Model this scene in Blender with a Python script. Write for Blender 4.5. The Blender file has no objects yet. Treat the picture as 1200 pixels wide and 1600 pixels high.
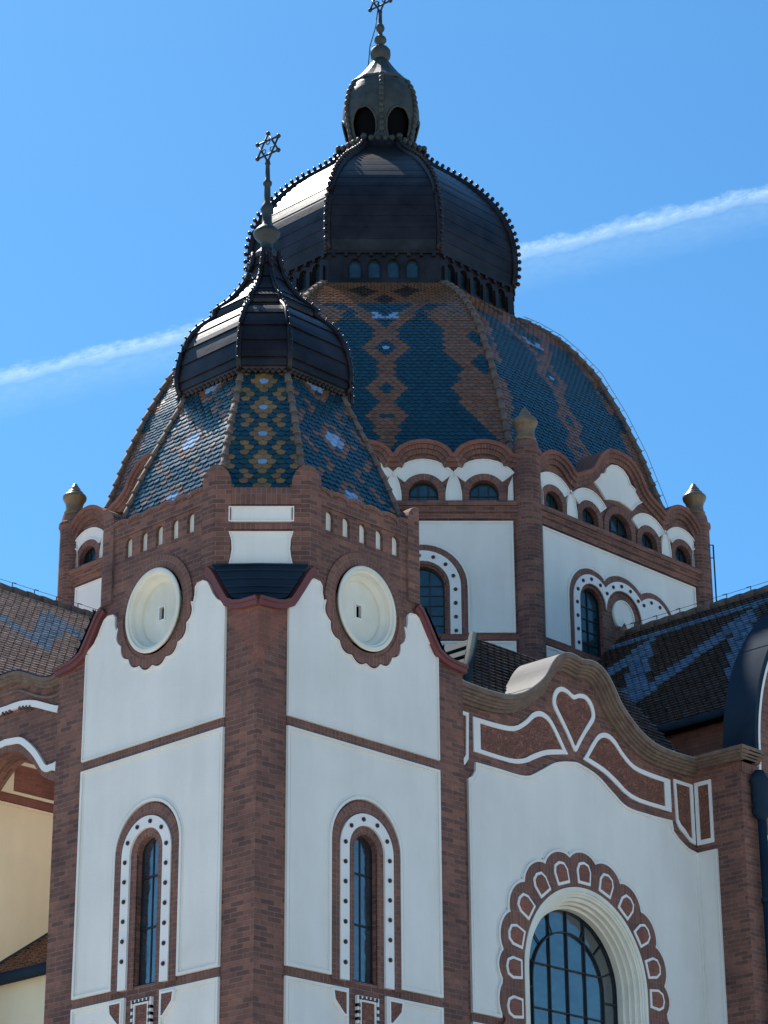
import bpy, bmesh, math, random
from mathutils import Vector, Matrix
from mathutils.geometry import tessellate_polygon
random.seed(7)
PI = math.pi
SC = bpy.context.scene
COL = SC.collection
sin, cos, sqrt = math.sin, math.cos, math.sqrt

# ------------------------------------------------------------------ materials
def nt_new(name):
    m = bpy.data.materials.new(name); m.use_nodes = True
    nt = m.node_tree; b = nt.nodes['Principled BSDF']
    return m, nt, b
def N(nt, typ, **kw):
    n = nt.nodes.new(typ)
    for k, v in kw.items():
        if k.startswith('i_'):
            n.inputs[k[2:].replace('_', ' ')].default_value = v
        else: setattr(n, k, v)
    return n
def ramp(nt, fac, stops):
    r = N(nt, 'ShaderNodeValToRGB')
    e = r.color_ramp.elements
    while len(e) < len(stops): e.new(0.5)
    for x, (p, c) in zip(e, stops): x.position = p; x.color = (*c, 1)
    nt.links.new(fac, r.inputs[0]); return r.outputs[0]
def mixc(nt, fac, a, b, mode='MIX'):
    m = N(nt, 'ShaderNodeMix', data_type='RGBA', blend_type=mode)
    L = nt.links
    for sock, val in ((m.inputs[0], fac), (m.inputs[6], a), (m.inputs[7], b)):
        if hasattr(val, 'is_linked'): L.new(val, sock)
        elif isinstance(val, (int, float)): sock.default_value = val
        else: sock.default_value = (*val, 1)
    return m.outputs[2]
def noise(nt, vec, scale, detail=4, rough=.6):
    n = N(nt, 'ShaderNodeTexNoise'); n.inputs['Scale'].default_value = scale
    n.inputs['Detail'].default_value = detail; n.inputs['Roughness'].default_value = rough
    if vec is not None: nt.links.new(vec, n.inputs['Vector'])
    return n.outputs['Fac']
def bump(nt, b, h, strength=.3, dist=.01):
    n = N(nt, 'ShaderNodeBump'); n.inputs['Strength'].default_value = strength; n.inputs['Distance'].default_value = dist
    nt.links.new(h, n.inputs['Height']); nt.links.new(n.outputs[0], b.inputs['Normal'])

def brick_mat(name, c1, c2, mortar, bw, rh, ms, offset=.5):
    m, nt, b = nt_new(name); L = nt.links
    tc = N(nt, 'ShaderNodeTexCoord'); ob = tc.outputs['Object']
    br = N(nt, 'ShaderNodeTexBrick'); br.offset = offset
    br.inputs['Scale'].default_value = 1; br.inputs['Brick Width'].default_value = bw
    br.inputs['Row Height'].default_value = rh; br.inputs['Mortar Size'].default_value = ms
    br.inputs['Mortar Smooth'].default_value = .5; br.inputs['Bias'].default_value = -.1
    dn = N(nt, 'ShaderNodeTexNoise'); dn.inputs['Scale'].default_value = 9; dn.inputs['Detail'].default_value = 3; L.new(ob, dn.inputs['Vector'])
    sc_ = N(nt, 'ShaderNodeVectorMath', operation='MULTIPLY_ADD'); L.new(dn.outputs['Color'], sc_.inputs[0]); sc_.inputs[1].default_value = (.012, .012, 0); L.new(tc.outputs['UV'], sc_.inputs[2])
    L.new(sc_.outputs[0], br.inputs['Vector'])
    n1 = noise(nt, ob, 1.1, 4); n2 = noise(nt, ob, 14, 3)
    v1 = ramp(nt, n2, [(.3, c1), (.75, c2)])
    br.inputs['Color1'].default_value = (*c1, 1)
    br.inputs['Color2'].default_value = (*c2, 1)
    br.inputs['Mortar'].default_value = (*mortar, 1)
    col = mixc(nt, .3, br.outputs['Color'], v1)
    n4 = noise(nt, ob, 4.5, 5, .7)
    col = mixc(nt, 1, col, ramp(nt, n4, [(.30, (.80, .78, .80)), (.5, (1, 1, 1)), (.72, (1.10, 1.08, 1.05))]), 'MULTIPLY')
    col = mixc(nt, 1, col, ramp(nt, n1, [(.28, (.62, .60, .66)), (.5, (.95, .92, .92)), (.72, (1.22, 1.14, 1.1))]), 'MULTIPLY')
    L.new(col, b.inputs['Base Color']); b.inputs['Roughness'].default_value = .85
    inv = N(nt, 'ShaderNodeMath', operation='SUBTRACT'); inv.inputs[0].default_value = 1
    L.new(br.outputs['Fac'], inv.inputs[1])
    ad = N(nt, 'ShaderNodeMath', operation='MULTIPLY_ADD'); L.new(n2, ad.inputs[0]); ad.inputs[1].default_value = .35; L.new(inv.outputs[0], ad.inputs[2])
    bump(nt, b, ad.outputs[0], .8, .012)
    return m
BC1, BC2, BM = (.10, .048, .039), (.305, .132, .088), (.26, .19, .155)
M = {}
M['brick'] = brick_mat('brown brick', BC1, BC2, BM, .27, .075, .009)
M['soldier'] = brick_mat('upright brick', (.15, .068, .05), (.24, .11, .08), BM, .075, .30, .009, 0)
M['redbrick'] = brick_mat('red brick', (.21, .075, .05), (.30, .11, .07), BM, .27, .075, .008)

def plain(name, c, rough=.7, metal=0, var=.12, sc=3, bmp=.15, bsc=30, streak=False, ior=None, spec=.5):
    m, nt, b = nt_new(name); L = nt.links
    tc = N(nt, 'ShaderNodeTexCoord'); ob = tc.outputs['Object']
    n1 = noise(nt, ob, sc, 5)
    lo = tuple(x * (1 - var) for x in c); hi = tuple(min(1, x * (1 + var)) for x in c)
    col = ramp(nt, n1, [(.3, lo), (.7, hi)])
    if streak:
        mp = N(nt, 'ShaderNodeMapping'); mp.inputs['Scale'].default_value = (1.3, 1.3, .22)
        L.new(ob, mp.inputs['Vector'])
        n3 = noise(nt, mp.outputs[0], 1.6, 6, .65)
        col = mixc(nt, 1, col, ramp(nt, n3, [(.34, (.93, .93, .92)), (.62, (1, 1, 1))]), 'MULTIPLY')
    L.new(col, b.inputs['Base Color']); b.inputs['Roughness'].default_value = rough; b.inputs['Metallic'].default_value = metal
    b.inputs['Specular IOR Level'].default_value = spec
    if ior: b.inputs['IOR'].default_value = ior
    n2 = noise(nt, ob, bsc, 4); bump(nt, b, n2, bmp, .01)
    return m
M['plaster'] = plain('white plaster', (.80, .775, .715), .85, 0, .07, .55, .35, 28, streak=True)
M['trim'] = plain('white painted trim', (.80, .78, .74), .75, 0, .05, 2, .15, 40)
M['cream'] = plain('bounce-tinted plaster', (.88, .76, .53), .85, 0, .05, 1, .2, 30, streak=True)  # warm bounced light of the courtyard, put into the wall colour
M['niche'] = plain('ivory niche plaster', (.76, .73, .62), .8, 0, .10, 1.6, .2, 30, streak=True)
M['stud'] = plain('dark glazed stud', (.05, .02, .018), .3, 0, .2, 9)
M['redrim'] = plain('red painted rim', (.16, .045, .04), .6, 0, .15, 3)
M['darkmetal'] = plain('dark sheet metal', (.030, .022, .022), .40, .6, .6, 1.6, .5, 3.5)
M['finial'] = plain('grey green metal', (.030, .038, .038), .5, .2, .35, 6, .3, 20)
M['stone'] = plain('weathered lantern metal', (.038, .042, .036), .6, .1, .45, 4, .5, 14)
M['sheet'] = plain('blue grey coated sheet', (.020, .036, .056), .75, 0, .2, 1.5, .1, 6, spec=.03)
M['copper'] = plain('patinated copper sheet', (.016, .034, .040), .8, 0, .25, 2, .1, 6, spec=.08)
M['zinc'] = plain('pale zinc sheet', (.27, .255, .235), .7, 0, .1, 2, .1, 6, spec=.05)
M['ochre'] = plain('ochre glazed terracotta', (.17, .11, .05), .35, 0, .3, 6, .2, 15)
M['iron'] = plain('black iron', (.02, .022, .026), .5, .3, .2, 8)
M['capbrick'] = plain('moulded brown cornice brick', (.17, .115, .085), .85, 0, .3, 6, .5, 22)
M['dark'] = plain('dark interior', (.006, .006, .007), .95, 0, .1, 2, spec=0)  # near black; gives slit and lantern core their shade by colour
M['ground'] = plain('pale paving', (.46, .42, .36), .9, 0, .15, .4, .2, 8)
def terra():
    m, nt, b = nt_new('carved terracotta panel'); L = nt.links
    tc = N(nt, 'ShaderNodeTexCoord'); ob = tc.outputs['Object']
    n = N(nt, 'ShaderNodeTexNoise'); n.inputs['Scale'].default_value = 5.5; n.inputs['Detail'].default_value = 2; n.inputs['Distortion'].default_value = 2.2
    L.new(ob, n.inputs['Vector'])
    w = N(nt, 'ShaderNodeMath', operation='PINGPONG'); w.inputs[1].default_value = .06; L.new(n.outputs['Fac'], w.inputs[0])
    s = N(nt, 'ShaderNodeMath', operation='MULTIPLY'); s.inputs[1].default_value = 16; L.new(w.outputs[0], s.inputs[0])
    col = ramp(nt, s.outputs[0], [(.05, (.11, .042, .028)), (.6, (.31, .125, .08))])
    L.new(col, b.inputs['Base Color']); b.inputs['Roughness'].default_value = .7
    bump(nt, b, s.outputs[0], .8, .02); return m
M['terra'] = terra()
def tile_mat():
    m, nt, b = nt_new('glazed roof tile'); L = nt.links
    at = N(nt, 'ShaderNodeAttribute'); at.attribute_name = 'tile'
    tc = N(nt, 'ShaderNodeTexCoord')
    n1 = noise(nt, tc.outputs['Object'], 9, 4)
    col = mixc(nt, 1, at.outputs['Color'], ramp(nt, n1, [(.25, (.72, .72, .72)), (.75, (1.2, 1.2, 1.2))]), 'MULTIPLY')
    L.new(col, b.inputs['Base Color'])
    b.inputs['Roughness'].default_value = .24; b.inputs['IOR'].default_value = 1.5
    n2 = noise(nt, tc.outputs['Object'], 25, 2); bump(nt, b, n2, .12, .01); return m
M['tile'] = tile_mat()
def flattile_mat():
    m, nt, b = nt_new('worn clay tile'); L = nt.links
    at = N(nt, 'ShaderNodeAttribute'); at.attribute_name = 'tile'
    tc = N(nt, 'ShaderNodeTexCoord')
    n1 = noise(nt, tc.outputs['Object'], 7, 4)
    col = mixc(nt, 1, at.outputs['Color'], ramp(nt, n1, [(.25, (.7, .7, .7)), (.75, (1.2, 1.2, 1.2))]), 'MULTIPLY')
    L.new(col, b.inputs['Base Color']); b.inputs['Roughness'].default_value = .36
    return m
M['clay'] = flattile_mat()
def glass():
    m, nt, b = nt_new('window glass'); L = nt.links
    tc = N(nt, 'ShaderNodeTexCoord')
    n1 = noise(nt, tc.outputs['Object'], 1.3, 3)
    L.new(ramp(nt, n1, [(.3, (.012, .02, .028)), (.7, (.03, .05, .06))]), b.inputs['Base Color'])
    b.inputs['Roughness'].default_value = .07; b.inputs['IOR'].default_value = 2.7
    L.new(ramp(nt, noise(nt, tc.outputs['Object'], 2.5, 4), [(.3, (.04, .04, .04)), (.7, (.22, .22, .22))]), b.inputs['Roughness']); bump(nt, b, noise(nt, tc.outputs['Object'], 1.7, 3), .22, .08); return m
M['glass'] = glass()
def tglass():
    m, nt, b = nt_new('leaded teal glass'); L = nt.links
    tc = N(nt, 'ShaderNodeTexCoord')
    n1 = noise(nt, tc.outputs['Object'], 4, 3)
    L.new(ramp(nt, n1, [(.3, (.008, .022, .032)), (.7, (.02, .06, .075))]), b.inputs['Base Color'])
    b.inputs['Roughness'].default_value = .15; b.inputs['IOR'].default_value = 1.7
    return m
M['tealglass'] = tglass()

# ------------------------------------------------------------------ mesh builder
class Fr:
    def __init__(s, O, U, Nn): s.O = Vector(O); s.U = Vector(U).normalized(); s.N = Vector(Nn).normalized()
    def __call__(s, u, z, d=0.): return s.O + s.U * u + s.N * d + Vector((0, 0, z))
class MB:
    def __init__(s): s.v = []; s.f = []; s.uv = []; s.mi = []; s.sm = []; s.col = None
    def add(s, p): s.v.append(tuple(p)); return len(s.v) - 1
    def face(s, idx, uv=None, mi=0, sm=False, col=None):
        s.f.append(tuple(idx)); s.uv.append(uv or [(0, 0)] * len(idx)); s.mi.append(mi); s.sm.append(sm)
        if col is not None:
            if s.col is None: s.col = []
            s.col.append(col)
    def poly(s, pts, uv=None, mi=0, sm=False, col=None):
        s.face([s.add(p) for p in pts], uv, mi, sm, col)
    # flat outline (with holes) standing proud: front at d1, edges back to d0
    def prism(s, fr, outl, d0, d1, holes=(), mi=0, sides=True, holesides=True, hmi=None, front=True):
        loops = [outl] + list(holes)
        if front:
            tris = tessellate_polygon([[Vector((u, z, 0)) for u, z in l] for l in loops])
            flat = [p for l in loops for p in l]
            base = [s.add(fr(u, z, d1)) for u, z in flat]
            for t in tris:
                s.face([base[i] for i in t], [flat[i] for i in t], mi)
        for k, l in enumerate(loops):
            if (k == 0 and not sides) or (k and not holesides): continue
            n = len(l); acc = 0
            for i in range(n):
                a, b = l[i], l[(i + 1) % n]; L = math.dist(a, b)
                q = [fr(*a, d1), fr(*b, d1), fr(*b, d0), fr(*a, d0)]
                hor = abs(a[1] - b[1]) < abs(a[0] - b[0])
                uv = [(acc, d1), (acc + L, d1), (acc + L, d0), (acc, d0)] if hor else [(d1, a[1]), (d1, b[1]), (d0, b[1]), (d0, a[1])]
                s.poly(q, uv, (hmi if (k and hmi is not None) else mi)); acc += L
    # band along a 2-D path between offsets o0 and o1 (left of travel is +)
    def strip(s, fr, pts, o0, o1, d0, d1, closed=False, mi=0):
        n = len(pts); nor = []
        for i in range(n):
            def seg(a, b):
                dx, dz = b[0] - a[0], b[1] - a[1]; L = math.hypot(dx, dz) or 1; return (-dz / L, dx / L)
            if closed: a = seg(pts[i - 1], pts[i]); b = seg(pts[i], pts[(i + 1) % n])
            else:
                a = seg(pts[max(i - 1, 0)], pts[max(i, 1)]); b = seg(pts[min(i, n - 2)], pts[min(i + 1, n - 1)])
            mx, mz = a[0] + b[0], a[1] + b[1]; q = max((mx * a[0] + mz * a[1]), .7)
            nor.append((mx / q, mz / q))
        acc = 0; prev = None
        P = lambda i, o: (pts[i][0] + nor[i][0] * o, pts[i][1] + nor[i][1] * o)
        rng = list(range(n)) + ([0] if closed else [])
        last = None
        for c, i in enumerate(rng):
            if last is not None: acc += math.dist(pts[last], pts[i])
            ring = [fr(*P(i, o0), d0), fr(*P(i, o0), d1), fr(*P(i, o1), d1), fr(*P(i, o1), d0)]
            ids = [s.add(p) for p in ring]
            if prev:
                pi, pa = prev
                for k, (va, vb) in enumerate(((d0, d1), (o0, o1), (d1, d0))):
                    s.face([pi[k], ids[k], ids[k + 1], pi[k + 1]], [(pa, va), (acc, va), (acc, vb), (pa, vb)], mi)
            elif not closed: s.face(ids, None, mi)
            prev = (ids, acc); last = i
        if not closed: s.face(prev[0], None, mi)
    def box(s, fr, u0, u1, z0, z1, d0, d1, mi=0):
        P = [fr(u, z, d) for d in (d0, d1) for u, z in ((u0, z0), (u1, z0), (u1, z1), (u0, z1))]
        I = [s.add(p) for p in P]
        s.face([I[4], I[5], I[6], I[7]], [(u0, z0), (u1, z0), (u1, z1), (u0, z1)], mi)
        s.face([I[3], I[2], I[1], I[0]], [(u0, z1), (u1, z1), (u1, z0), (u0, z0)], mi)
        s.face([I[0], I[1], I[5], I[4]], [(u0, d0), (u1, d0), (u1, d1), (u0, d1)], mi)
        s.face([I[7], I[6], I[2], I[3]], [(u0, d1), (u1, d1), (u1, d0), (u0, d0)], mi)
        s.face([I[1], I[2], I[6], I[5]], [(d0, z0), (d0, z1), (d1, z1), (d1, z0)], mi)
        s.face([I[4], I[7], I[3], I[0]], [(d1, z0), (d1, z1), (d0, z1), (d0, z0)], mi)
    def lathe(s, c, prof, n=24, mi=0, smooth=True, keep=None):
        rows = []; acc = 0
        for j, (r, z) in enumerate(prof):
            rows.append([s.add((c[0] + r * cos(2 * PI * i / n), c[1] + r * sin(2 * PI * i / n), z)) for i in range(n)])
        for j in range(len(prof) - 1):
            for i in range(n):
                if keep and not keep(2 * PI * (i + .5) / n, .5 * (prof[j][1] + prof[j + 1][1])): continue
                i2 = (i + 1) % n
                r = max(prof[j][0], .05)
                s.face([rows[j][i], rows[j][i2], rows[j + 1][i2], rows[j + 1][i]],
                       [(r * 2 * PI * i / n, prof[j][1]), (r * 2 * PI * (i + 1) / n, prof[j][1]), (r * 2 * PI * (i + 1) / n, prof[j + 1][1]), (r * 2 * PI * i / n, prof[j + 1][1])], mi, smooth)
        if prof[-1][0] > .001: s.face(rows[-1], None, mi)
        if prof[0][0] > .001: s.face(rows[0][::-1], None, mi)
    def tube(s, pts, rad, n=8, mi=0, smooth=True, caps=True):
        pts = [Vector(p) for p in pts]; rows = []
        rads = rad if isinstance(rad, (list, tuple)) else [rad] * len(pts)
        for i, p in enumerate(pts):
            t = (pts[min(i + 1, len(pts) - 1)] - pts[max(i - 1, 0)]).normalized()
            a = Vector((0, 0, 1)) if abs(t.z) < .95 else Vector((1, 0, 0))
            x = t.cross(a).normalized(); y = t.cross(x)
            rows.append([s.add(p + (x * cos(2 * PI * k / n) + y * sin(2 * PI * k / n)) * rads[i]) for k in range(n)])
        for j in range(len(pts) - 1):
            for k in range(n):
                s.face([rows[j][k], rows[j][(k + 1) % n], rows[j + 1][(k + 1) % n], rows[j + 1][k]], None, mi, smooth)
        if caps: s.face(rows[0][::-1], None, mi); s.face(rows[-1], None, mi)
    def ball(s, c, r, n=8, m=5, mi=0, sz=1.):
        c = Vector(c); prof = [(max(r * sin(PI * j / m), .0004), c.z - r * sz * cos(PI * j / m)) for j in range(m + 1)]
        s.lathe((c.x, c.y), prof, n, mi)
    def build(s, name, mats, parent=None, recalc=True):
        me = bpy.data.meshes.new(name)
        me.from_pydata(s.v, [], s.f)
        if not isinstance(mats, (list, tuple)): mats = [mats]
        for m in mats: me.materials.append(M[m])
        uvl = me.uv_layers.new(name='UVMap')
        flat = [c for f in s.uv for uv in f for c in uv]
        uvl.data.foreach_set('uv', flat)
        me.polygons.foreach_set('material_index', s.mi); me.polygons.foreach_set('use_smooth', s.sm)
        if s.col:
            ca = me.color_attributes.new('tile', 'FLOAT_COLOR', 'CORNER')
            ca.data.foreach_set('color', [x for f, c in zip(s.f, s.col) for _ in f for x in (*c, 1)])
        if recalc:
            bm = bmesh.new(); bm.from_mesh(me); bmesh.ops.recalc_face_normals(bm, faces=bm.faces); bm.to_mesh(me); bm.free()
        me.update()
        o = bpy.data.objects.new(name, me); COL.objects.link(o)
        if parent is not None:
            o.parent = parent
            w = Vector((0, 0, 0)); p = parent
            while p is not None: w += p.location; p = p.parent
            o.location = -w
        return o
def thing(name, label, cat, loc, group=None):
    o = bpy.data.objects.new(name, None); COL.objects.link(o)
    o.location = loc; o.empty_display_size = .5
    o['label'] = label; o['category'] = cat; o['kind'] = 'thing'
    if group: o['group'] = group
    return o
def tag(o, label, cat, group=None):
    o['label'] = label; o['category'] = cat; o['kind'] = 'thing'
    if group: o['group'] = group
    return o

# ------------------------------------------------------------------ 2-D outlines
def arc(cu, cz, r, a0, a1, n, rz=None):
    rz = rz or r
    return [(cu + r * cos(math.radians(a0 + (a1 - a0) * i / n)), cz + rz * sin(math.radians(a0 + (a1 - a0) * i / n))) for i in range(n + 1)]
def arch(cu, hw, z0, zs, n=16, rz=None):            # from left foot over the top to right foot
    return [(cu - hw, z0)] + arc(cu, zs, hw, 180, 0, n, rz) + [(cu + hw, z0)]
def circ(cu, cz, r, n=32, rz=None): return arc(cu, cz, r, 0, 360, n, rz)[:-1]
def rect(u0, u1, z0, z1): return [(u0, z0), (u1, z0), (u1, z1), (u0, z1)]
def mir(half):                                      # half outline for s>=0 (from centre out) -> full left-to-right
    return [(-u, z) for u, z in reversed(half) if u > 1e-6] + list(half)
def smooth2(pts, n=4, closed=False):                # Catmull-Rom
    out = []; L = len(pts)
    rng = range(L) if closed else range(L - 1)
    for i in rng:
        g = (lambda k: pts[k % L]) if closed else (lambda k: pts[min(max(k, 0), L - 1)])
        p0, p1, p2, p3 = g(i - 1), g(i), g(i + 1), g(i + 2)
        for k in range(n):
            t = k / n
            out.append(tuple(.5 * ((2 * p1[c]) + (-p0[c] + p2[c]) * t + (2 * p0[c] - 5 * p1[c] + 4 * p2[c] - p3[c]) * t * t + (-p0[c] + 3 * p1[c] - 3 * p2[c] + p3[c]) * t ** 3) for c in range(2)))
    if not closed: out.append(tuple(pts[-1]))
    return out
def walk(pts, step, start=0.):                      # evenly spaced points on a path
    out = []; acc = 0; nxt = start
    for a, b in zip(pts, pts[1:]):
        L = math.dist(a, b)
        while nxt <= acc + L + 1e-9:
            t = (nxt - acc) / L; out.append((a[0] + (b[0] - a[0]) * t, a[1] + (b[1] - a[1]) * t)); nxt += step
        acc += L
    return out
def lerp_tab(tab, x):
    if x <= tab[0][0]: return tab[0][1]
    for (a, va), (b, vb) in zip(tab, tab[1:]):
        if x <= b: return va + (vb - va) * (x - a) / (b - a)
    return tab[-1][1]

# plaster field with a raised rim; returns part
def plaster(fr, outl, parent, holes=(), mat='plaster', d=.02, rim=.045, simple=False, label=None):
    mb = MB(); mb.prism(fr, outl, -.01, d, holes)
    area = sum(a[0] * b[1] - b[0] * a[1] for a, b in zip(outl, outl[1:] + outl[:1]))
    s = 1 if area > 0 else -1
    mb.strip(fr, outl, s * .002, s * rim, d - .003, d + .022, True)
    if not simple: mb.strip(fr, outl, s * (rim + .025), s * (rim + .036), d - .003, d + .006, True)
    o = mb.build('plaster_panel', mat, parent)
    if label: o['label'] = label
    return o
def studs(mb, fr, pts, d, r=.035, mi=1):
    for u, z in pts:
        ring = [(u + r * cos(k * PI / 4), z + r * sin(k * PI / 4)) for k in range(8)]
        mb.prism(fr, ring, d - .01, d + .018, mi=mi)
        mb.prism(fr, [(u + (a - u) * .6, z + (b - z) * .6) for a, b in ring], d + .018, d + .03, mi=mi)

# ------------------------------------------------------------------ roof tiles
TC = dict(teal=(.007, .044, .066), brown=(.175, .083, .045), blue=(.22, .36, .55), ochre=(.24, .135, .05), dark=(.030, .022, .020), green=(.012, .05, .045),
          clay=(.56, .39, .32), dbrown=(.082, .056, .046), rblue=(.17, .30, .45), rblue2=(.12, .22, .34))  # clay tone is lightened to stand for sun glare on the left roof
def jit(c, a=.16):
    k = 1 + random.uniform(-a, a); return tuple(x * k for x in c)
def tile(mb, P0, P1, xd, nrm, x0, w, hw0, hw1, c, lift=.018, thick=.016):
    # P0 lower centre line point, P1 upper; tile at x0 wide w, clipped to the half widths
    xl, xr = x0 - w * .4995, x0 + w * .4995
    if xl > hw0 or xr < -hw0: return
    cl = lambda x, h: max(-h, min(h, x))
    up = (P1 - P0); lf = lift + random.uniform(-.003, .003); tw = random.uniform(-.003, .003)
    def pt(x, t, h, off): return P0 + up * t + xd * cl(x, h) + nrm * off
    lo = [(xr, .28), (xr - w * .09, .13), (x0 + w * .2, .02), (x0 - w * .2, .02), (xl + w * .09, .13), (xl, .28)]
    pts = [pt(xl, 1, hw1, .0), pt(xr, 1, hw1, .0)]
    h = lambda t: hw0 + (hw1 - hw0) * t
    top = [pt(x, t, h(t), lf * (1 - t) + thick + tw * (1 if x > x0 else -1)) for x, t in lo]
    bot = [pt(x, t, h(t), lf * (1 - t) - .004) for x, t in lo]
    I = [mb.add(p) for p in pts + top]; J = [mb.add(p) for p in bot]
    mb.face(I, None, 0, False, c)
    T = I[2:]
    for k in range(5): mb.face([T[k], J[k], J[k + 1], T[k + 1]], None, 0, False, tuple(x * .8 for x in c))
def arclen_rows(prof, pitch):
    # prof: list of (k, z) from the eave up; returns list of (k0,z0,k1,z1) with overlap
    acc = [0]
    for a, b in zip(prof, prof[1:]): acc.append(acc[-1] + math.dist(a, b))
    tk = list(zip(acc, [p[0] for p in prof])); tz = list(zip(acc, [p[1] for p in prof]))
    n = int(acc[-1] / pitch); out = []
    for j in range(n):
        t0 = j * pitch; t1 = min(t0 + pitch * 1.7, acc[-1])
        out.append((lerp_tab(tk, t0), lerp_tab(tz, t0), lerp_tab(tk, t1), lerp_tab(tz, t1)))
    return out
def tiled_facet(mb, c, A, B, prof, pitch, w, colfn, lift=.018, thick=.016):
    # A,B plan offsets of the facet's two corners at k=1
    A = Vector((*A, 0)); B = Vector((*B, 0)); mid = (A + B) / 2; xd = (B - A).normalized(); hw = (B - A).length / 2
    C = Vector((c[0], c[1], 0))
    out = Vector((xd.y, -xd.x, 0)); out = out if out.dot(mid) > 0 else -out
    for j, (k0, z0, k1, z1) in enumerate(arclen_rows(prof, pitch)):
        P0 = C + mid * k0 + Vector((0, 0, z0)); P1 = C + mid * k1 + Vector((0, 0, z1))
        up = (P1 - P0).normalized(); nrm = xd.cross(up); nrm = nrm if nrm.dot(out) > 0 else -nrm
        h0, h1 = hw * k0, hw * k1; n = int(h0 / w) + 2
        for i in range(-n, n + 1):
            x = (i + .5 * (j % 2)) * w
            if abs(x) > h0 + w * .3: continue
            tile(mb, P0, P1, xd, nrm, x, w, h0, h1, jit(colfn(x, j, z0, h0)), lift, thick)
def loft(mb, c, ring, prof, mi=0, smooth=False):
    n = len(ring); rows = [[mb.add((c[0] + x * k, c[1] + y * k, z)) for x, y in ring] for k, z in prof]
    for j in range(len(prof) - 1):
        for i in range(n): mb.face([rows[j][i], rows[j][(i + 1) % n], rows[j + 1][(i + 1) % n], rows[j + 1][i]], None, mi, smooth)
def flat_tiles(mb, O, xd, up, nrm, width, length, pitch, w, colfn, clip=None):
    n = int(length / pitch); m = int(width / w) + 1
    for j in range(n):
        P0 = O + up * (j * pitch); P1 = O + up * (min((j + 1.7) * pitch, length + .05))
        for i in range(m):
            x = (i + .5 * (j % 2)) * w + w * .5
            if clip and not clip(x, j * pitch): continue
            if x > width: continue
            tile(mb, P0, P1, xd, nrm, x, w, 1e3, 1e3, jit(colfn(x, j * pitch), .13), .042, .026)
def ridge_run(mb, pts, r, step, knob=True):
    # overlapping half-round ridge tiles along a 3-D polyline
    acc = [0]
    for a, b in zip(pts, pts[1:]): acc.append(acc[-1] + (b - a).length)
    def at(t):
        for i in range(len(pts) - 1):
            if t <= acc[i + 1] + 1e-9: return pts[i].lerp(pts[i + 1], (t - acc[i]) / max(acc[i + 1] - acc[i], 1e-6))
        return pts[-1]
    n = max(1, int(acc[-1] / step))
    for j in range(n):
        a, b = at(j * step), at(min((j + 1.12) * step, acc[-1]))
        mb.tube([a, a.lerp(b, .15), b], [r * 1.06, r * 1.1, r * .82], 8)
        if knob: mb.tube([a.lerp(b, .02), a.lerp(b, .1)], [r * 1.28, r * 1.28], 8)

# ------------------------------------------------------------------ star finial
def star(mb, c, R, tilt=0.):
    U = Vector((1, -1, 0)).normalized() * cos(tilt) + Vector((1, 1, 0)).normalized() * sin(tilt); Z = Vector((0, 0, 1)); c = Vector(c)
    V = [c + (U * sin(k * PI / 3) + Z * cos(k * PI / 3)) * R for k in range(6)]
    for t in ((0, 2, 4), (1, 3, 5)):
        for a, b in zip(t, t[1:] + t[:1]): mb.tube([V[a], V[b]], R * .065, 6)
    for p in V: mb.ball(p, R * .15)
    for k in range(3):
        p = c + (U * sin(k * 2 * PI / 3) + Z * cos(k * 2 * PI / 3)) * R * .38
        ring = [p + (U * cos(a * PI / 5) + Z * sin(a * PI / 5)) * R * .15 for a in range(11)]
        mb.tube(ring, R * .035, 5, caps=False)

#==================================================================== CORNER TOWER
TX, TY = 2.145, 2.235
tower = thing('corner_tower', 'square corner tower with white panels, round niches and a small patterned tile dome', 'tower', (TX, TY, 0))
CH = .98
ZOCT = 16.10
def zskirt(t): return lerp_tab([(0, 14.30), (.3, 14.32), (.5, 14.37), (.58, 14.42), (.66, 14.53), (.78, 14.71), (.89, 14.88), (1.0, 15.03)], t)
def lobed(r, amp, n, a0, a1, step, cz, ph=0., k=.97):
    out = []
    m = int(abs(a1 - a0) / step)
    for i in range(m + 1):
        a = a0 + (a1 - a0) * i / m
        rr = r + amp * abs(sin(math.radians((a + ph) * n / 2)))
        out.append((rr * k * cos(math.radians(a)), cz + rr * sin(math.radians(a))))
    return out
def tower_face(fr, H, detail=True):
    NZ = 14.685
    up = [(-H, zskirt(0))] + [(-H + t, zskirt(t)) for t in (.3, .5, .58, .66, .78, .89)] + [(-H + CH, 15.0)]
    outl = [(-H, 0), (H, 0)] + [(-u, z) for u, z in up] + [(H - CH, ZOCT), (-H + CH, ZOCT)] + up[::-1]
    nich = [(-.018 + (i - 2) * .353) for i in range(5)]
    holes = []
    if detail:
        holes = [arch(0, .235, 9.1, 11.0, 12), circ(0, NZ, .60, 40, .655)] + [arch(u, .078, 15.74, 15.985, 8) for u in nich]
    mb = MB(); mb.prism(fr, outl, -.45, 0, holes, sides=False)
    return mb, nich, NZ, up
faces = [(Fr((TX, 0, 0), (1, 0, 0), (0, -1, 0)), TX, True), (Fr((0, TY, 0), (0, 1, 0), (-1, 0, 0)), TY, True),
         (Fr((TX, 2 * TY, 0), (1, 0, 0), (0, 1, 0)), TX, False), (Fr((2 * TX, TY, 0), (0, 1, 0), (1, 0, 0)), TY, False)]
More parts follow.
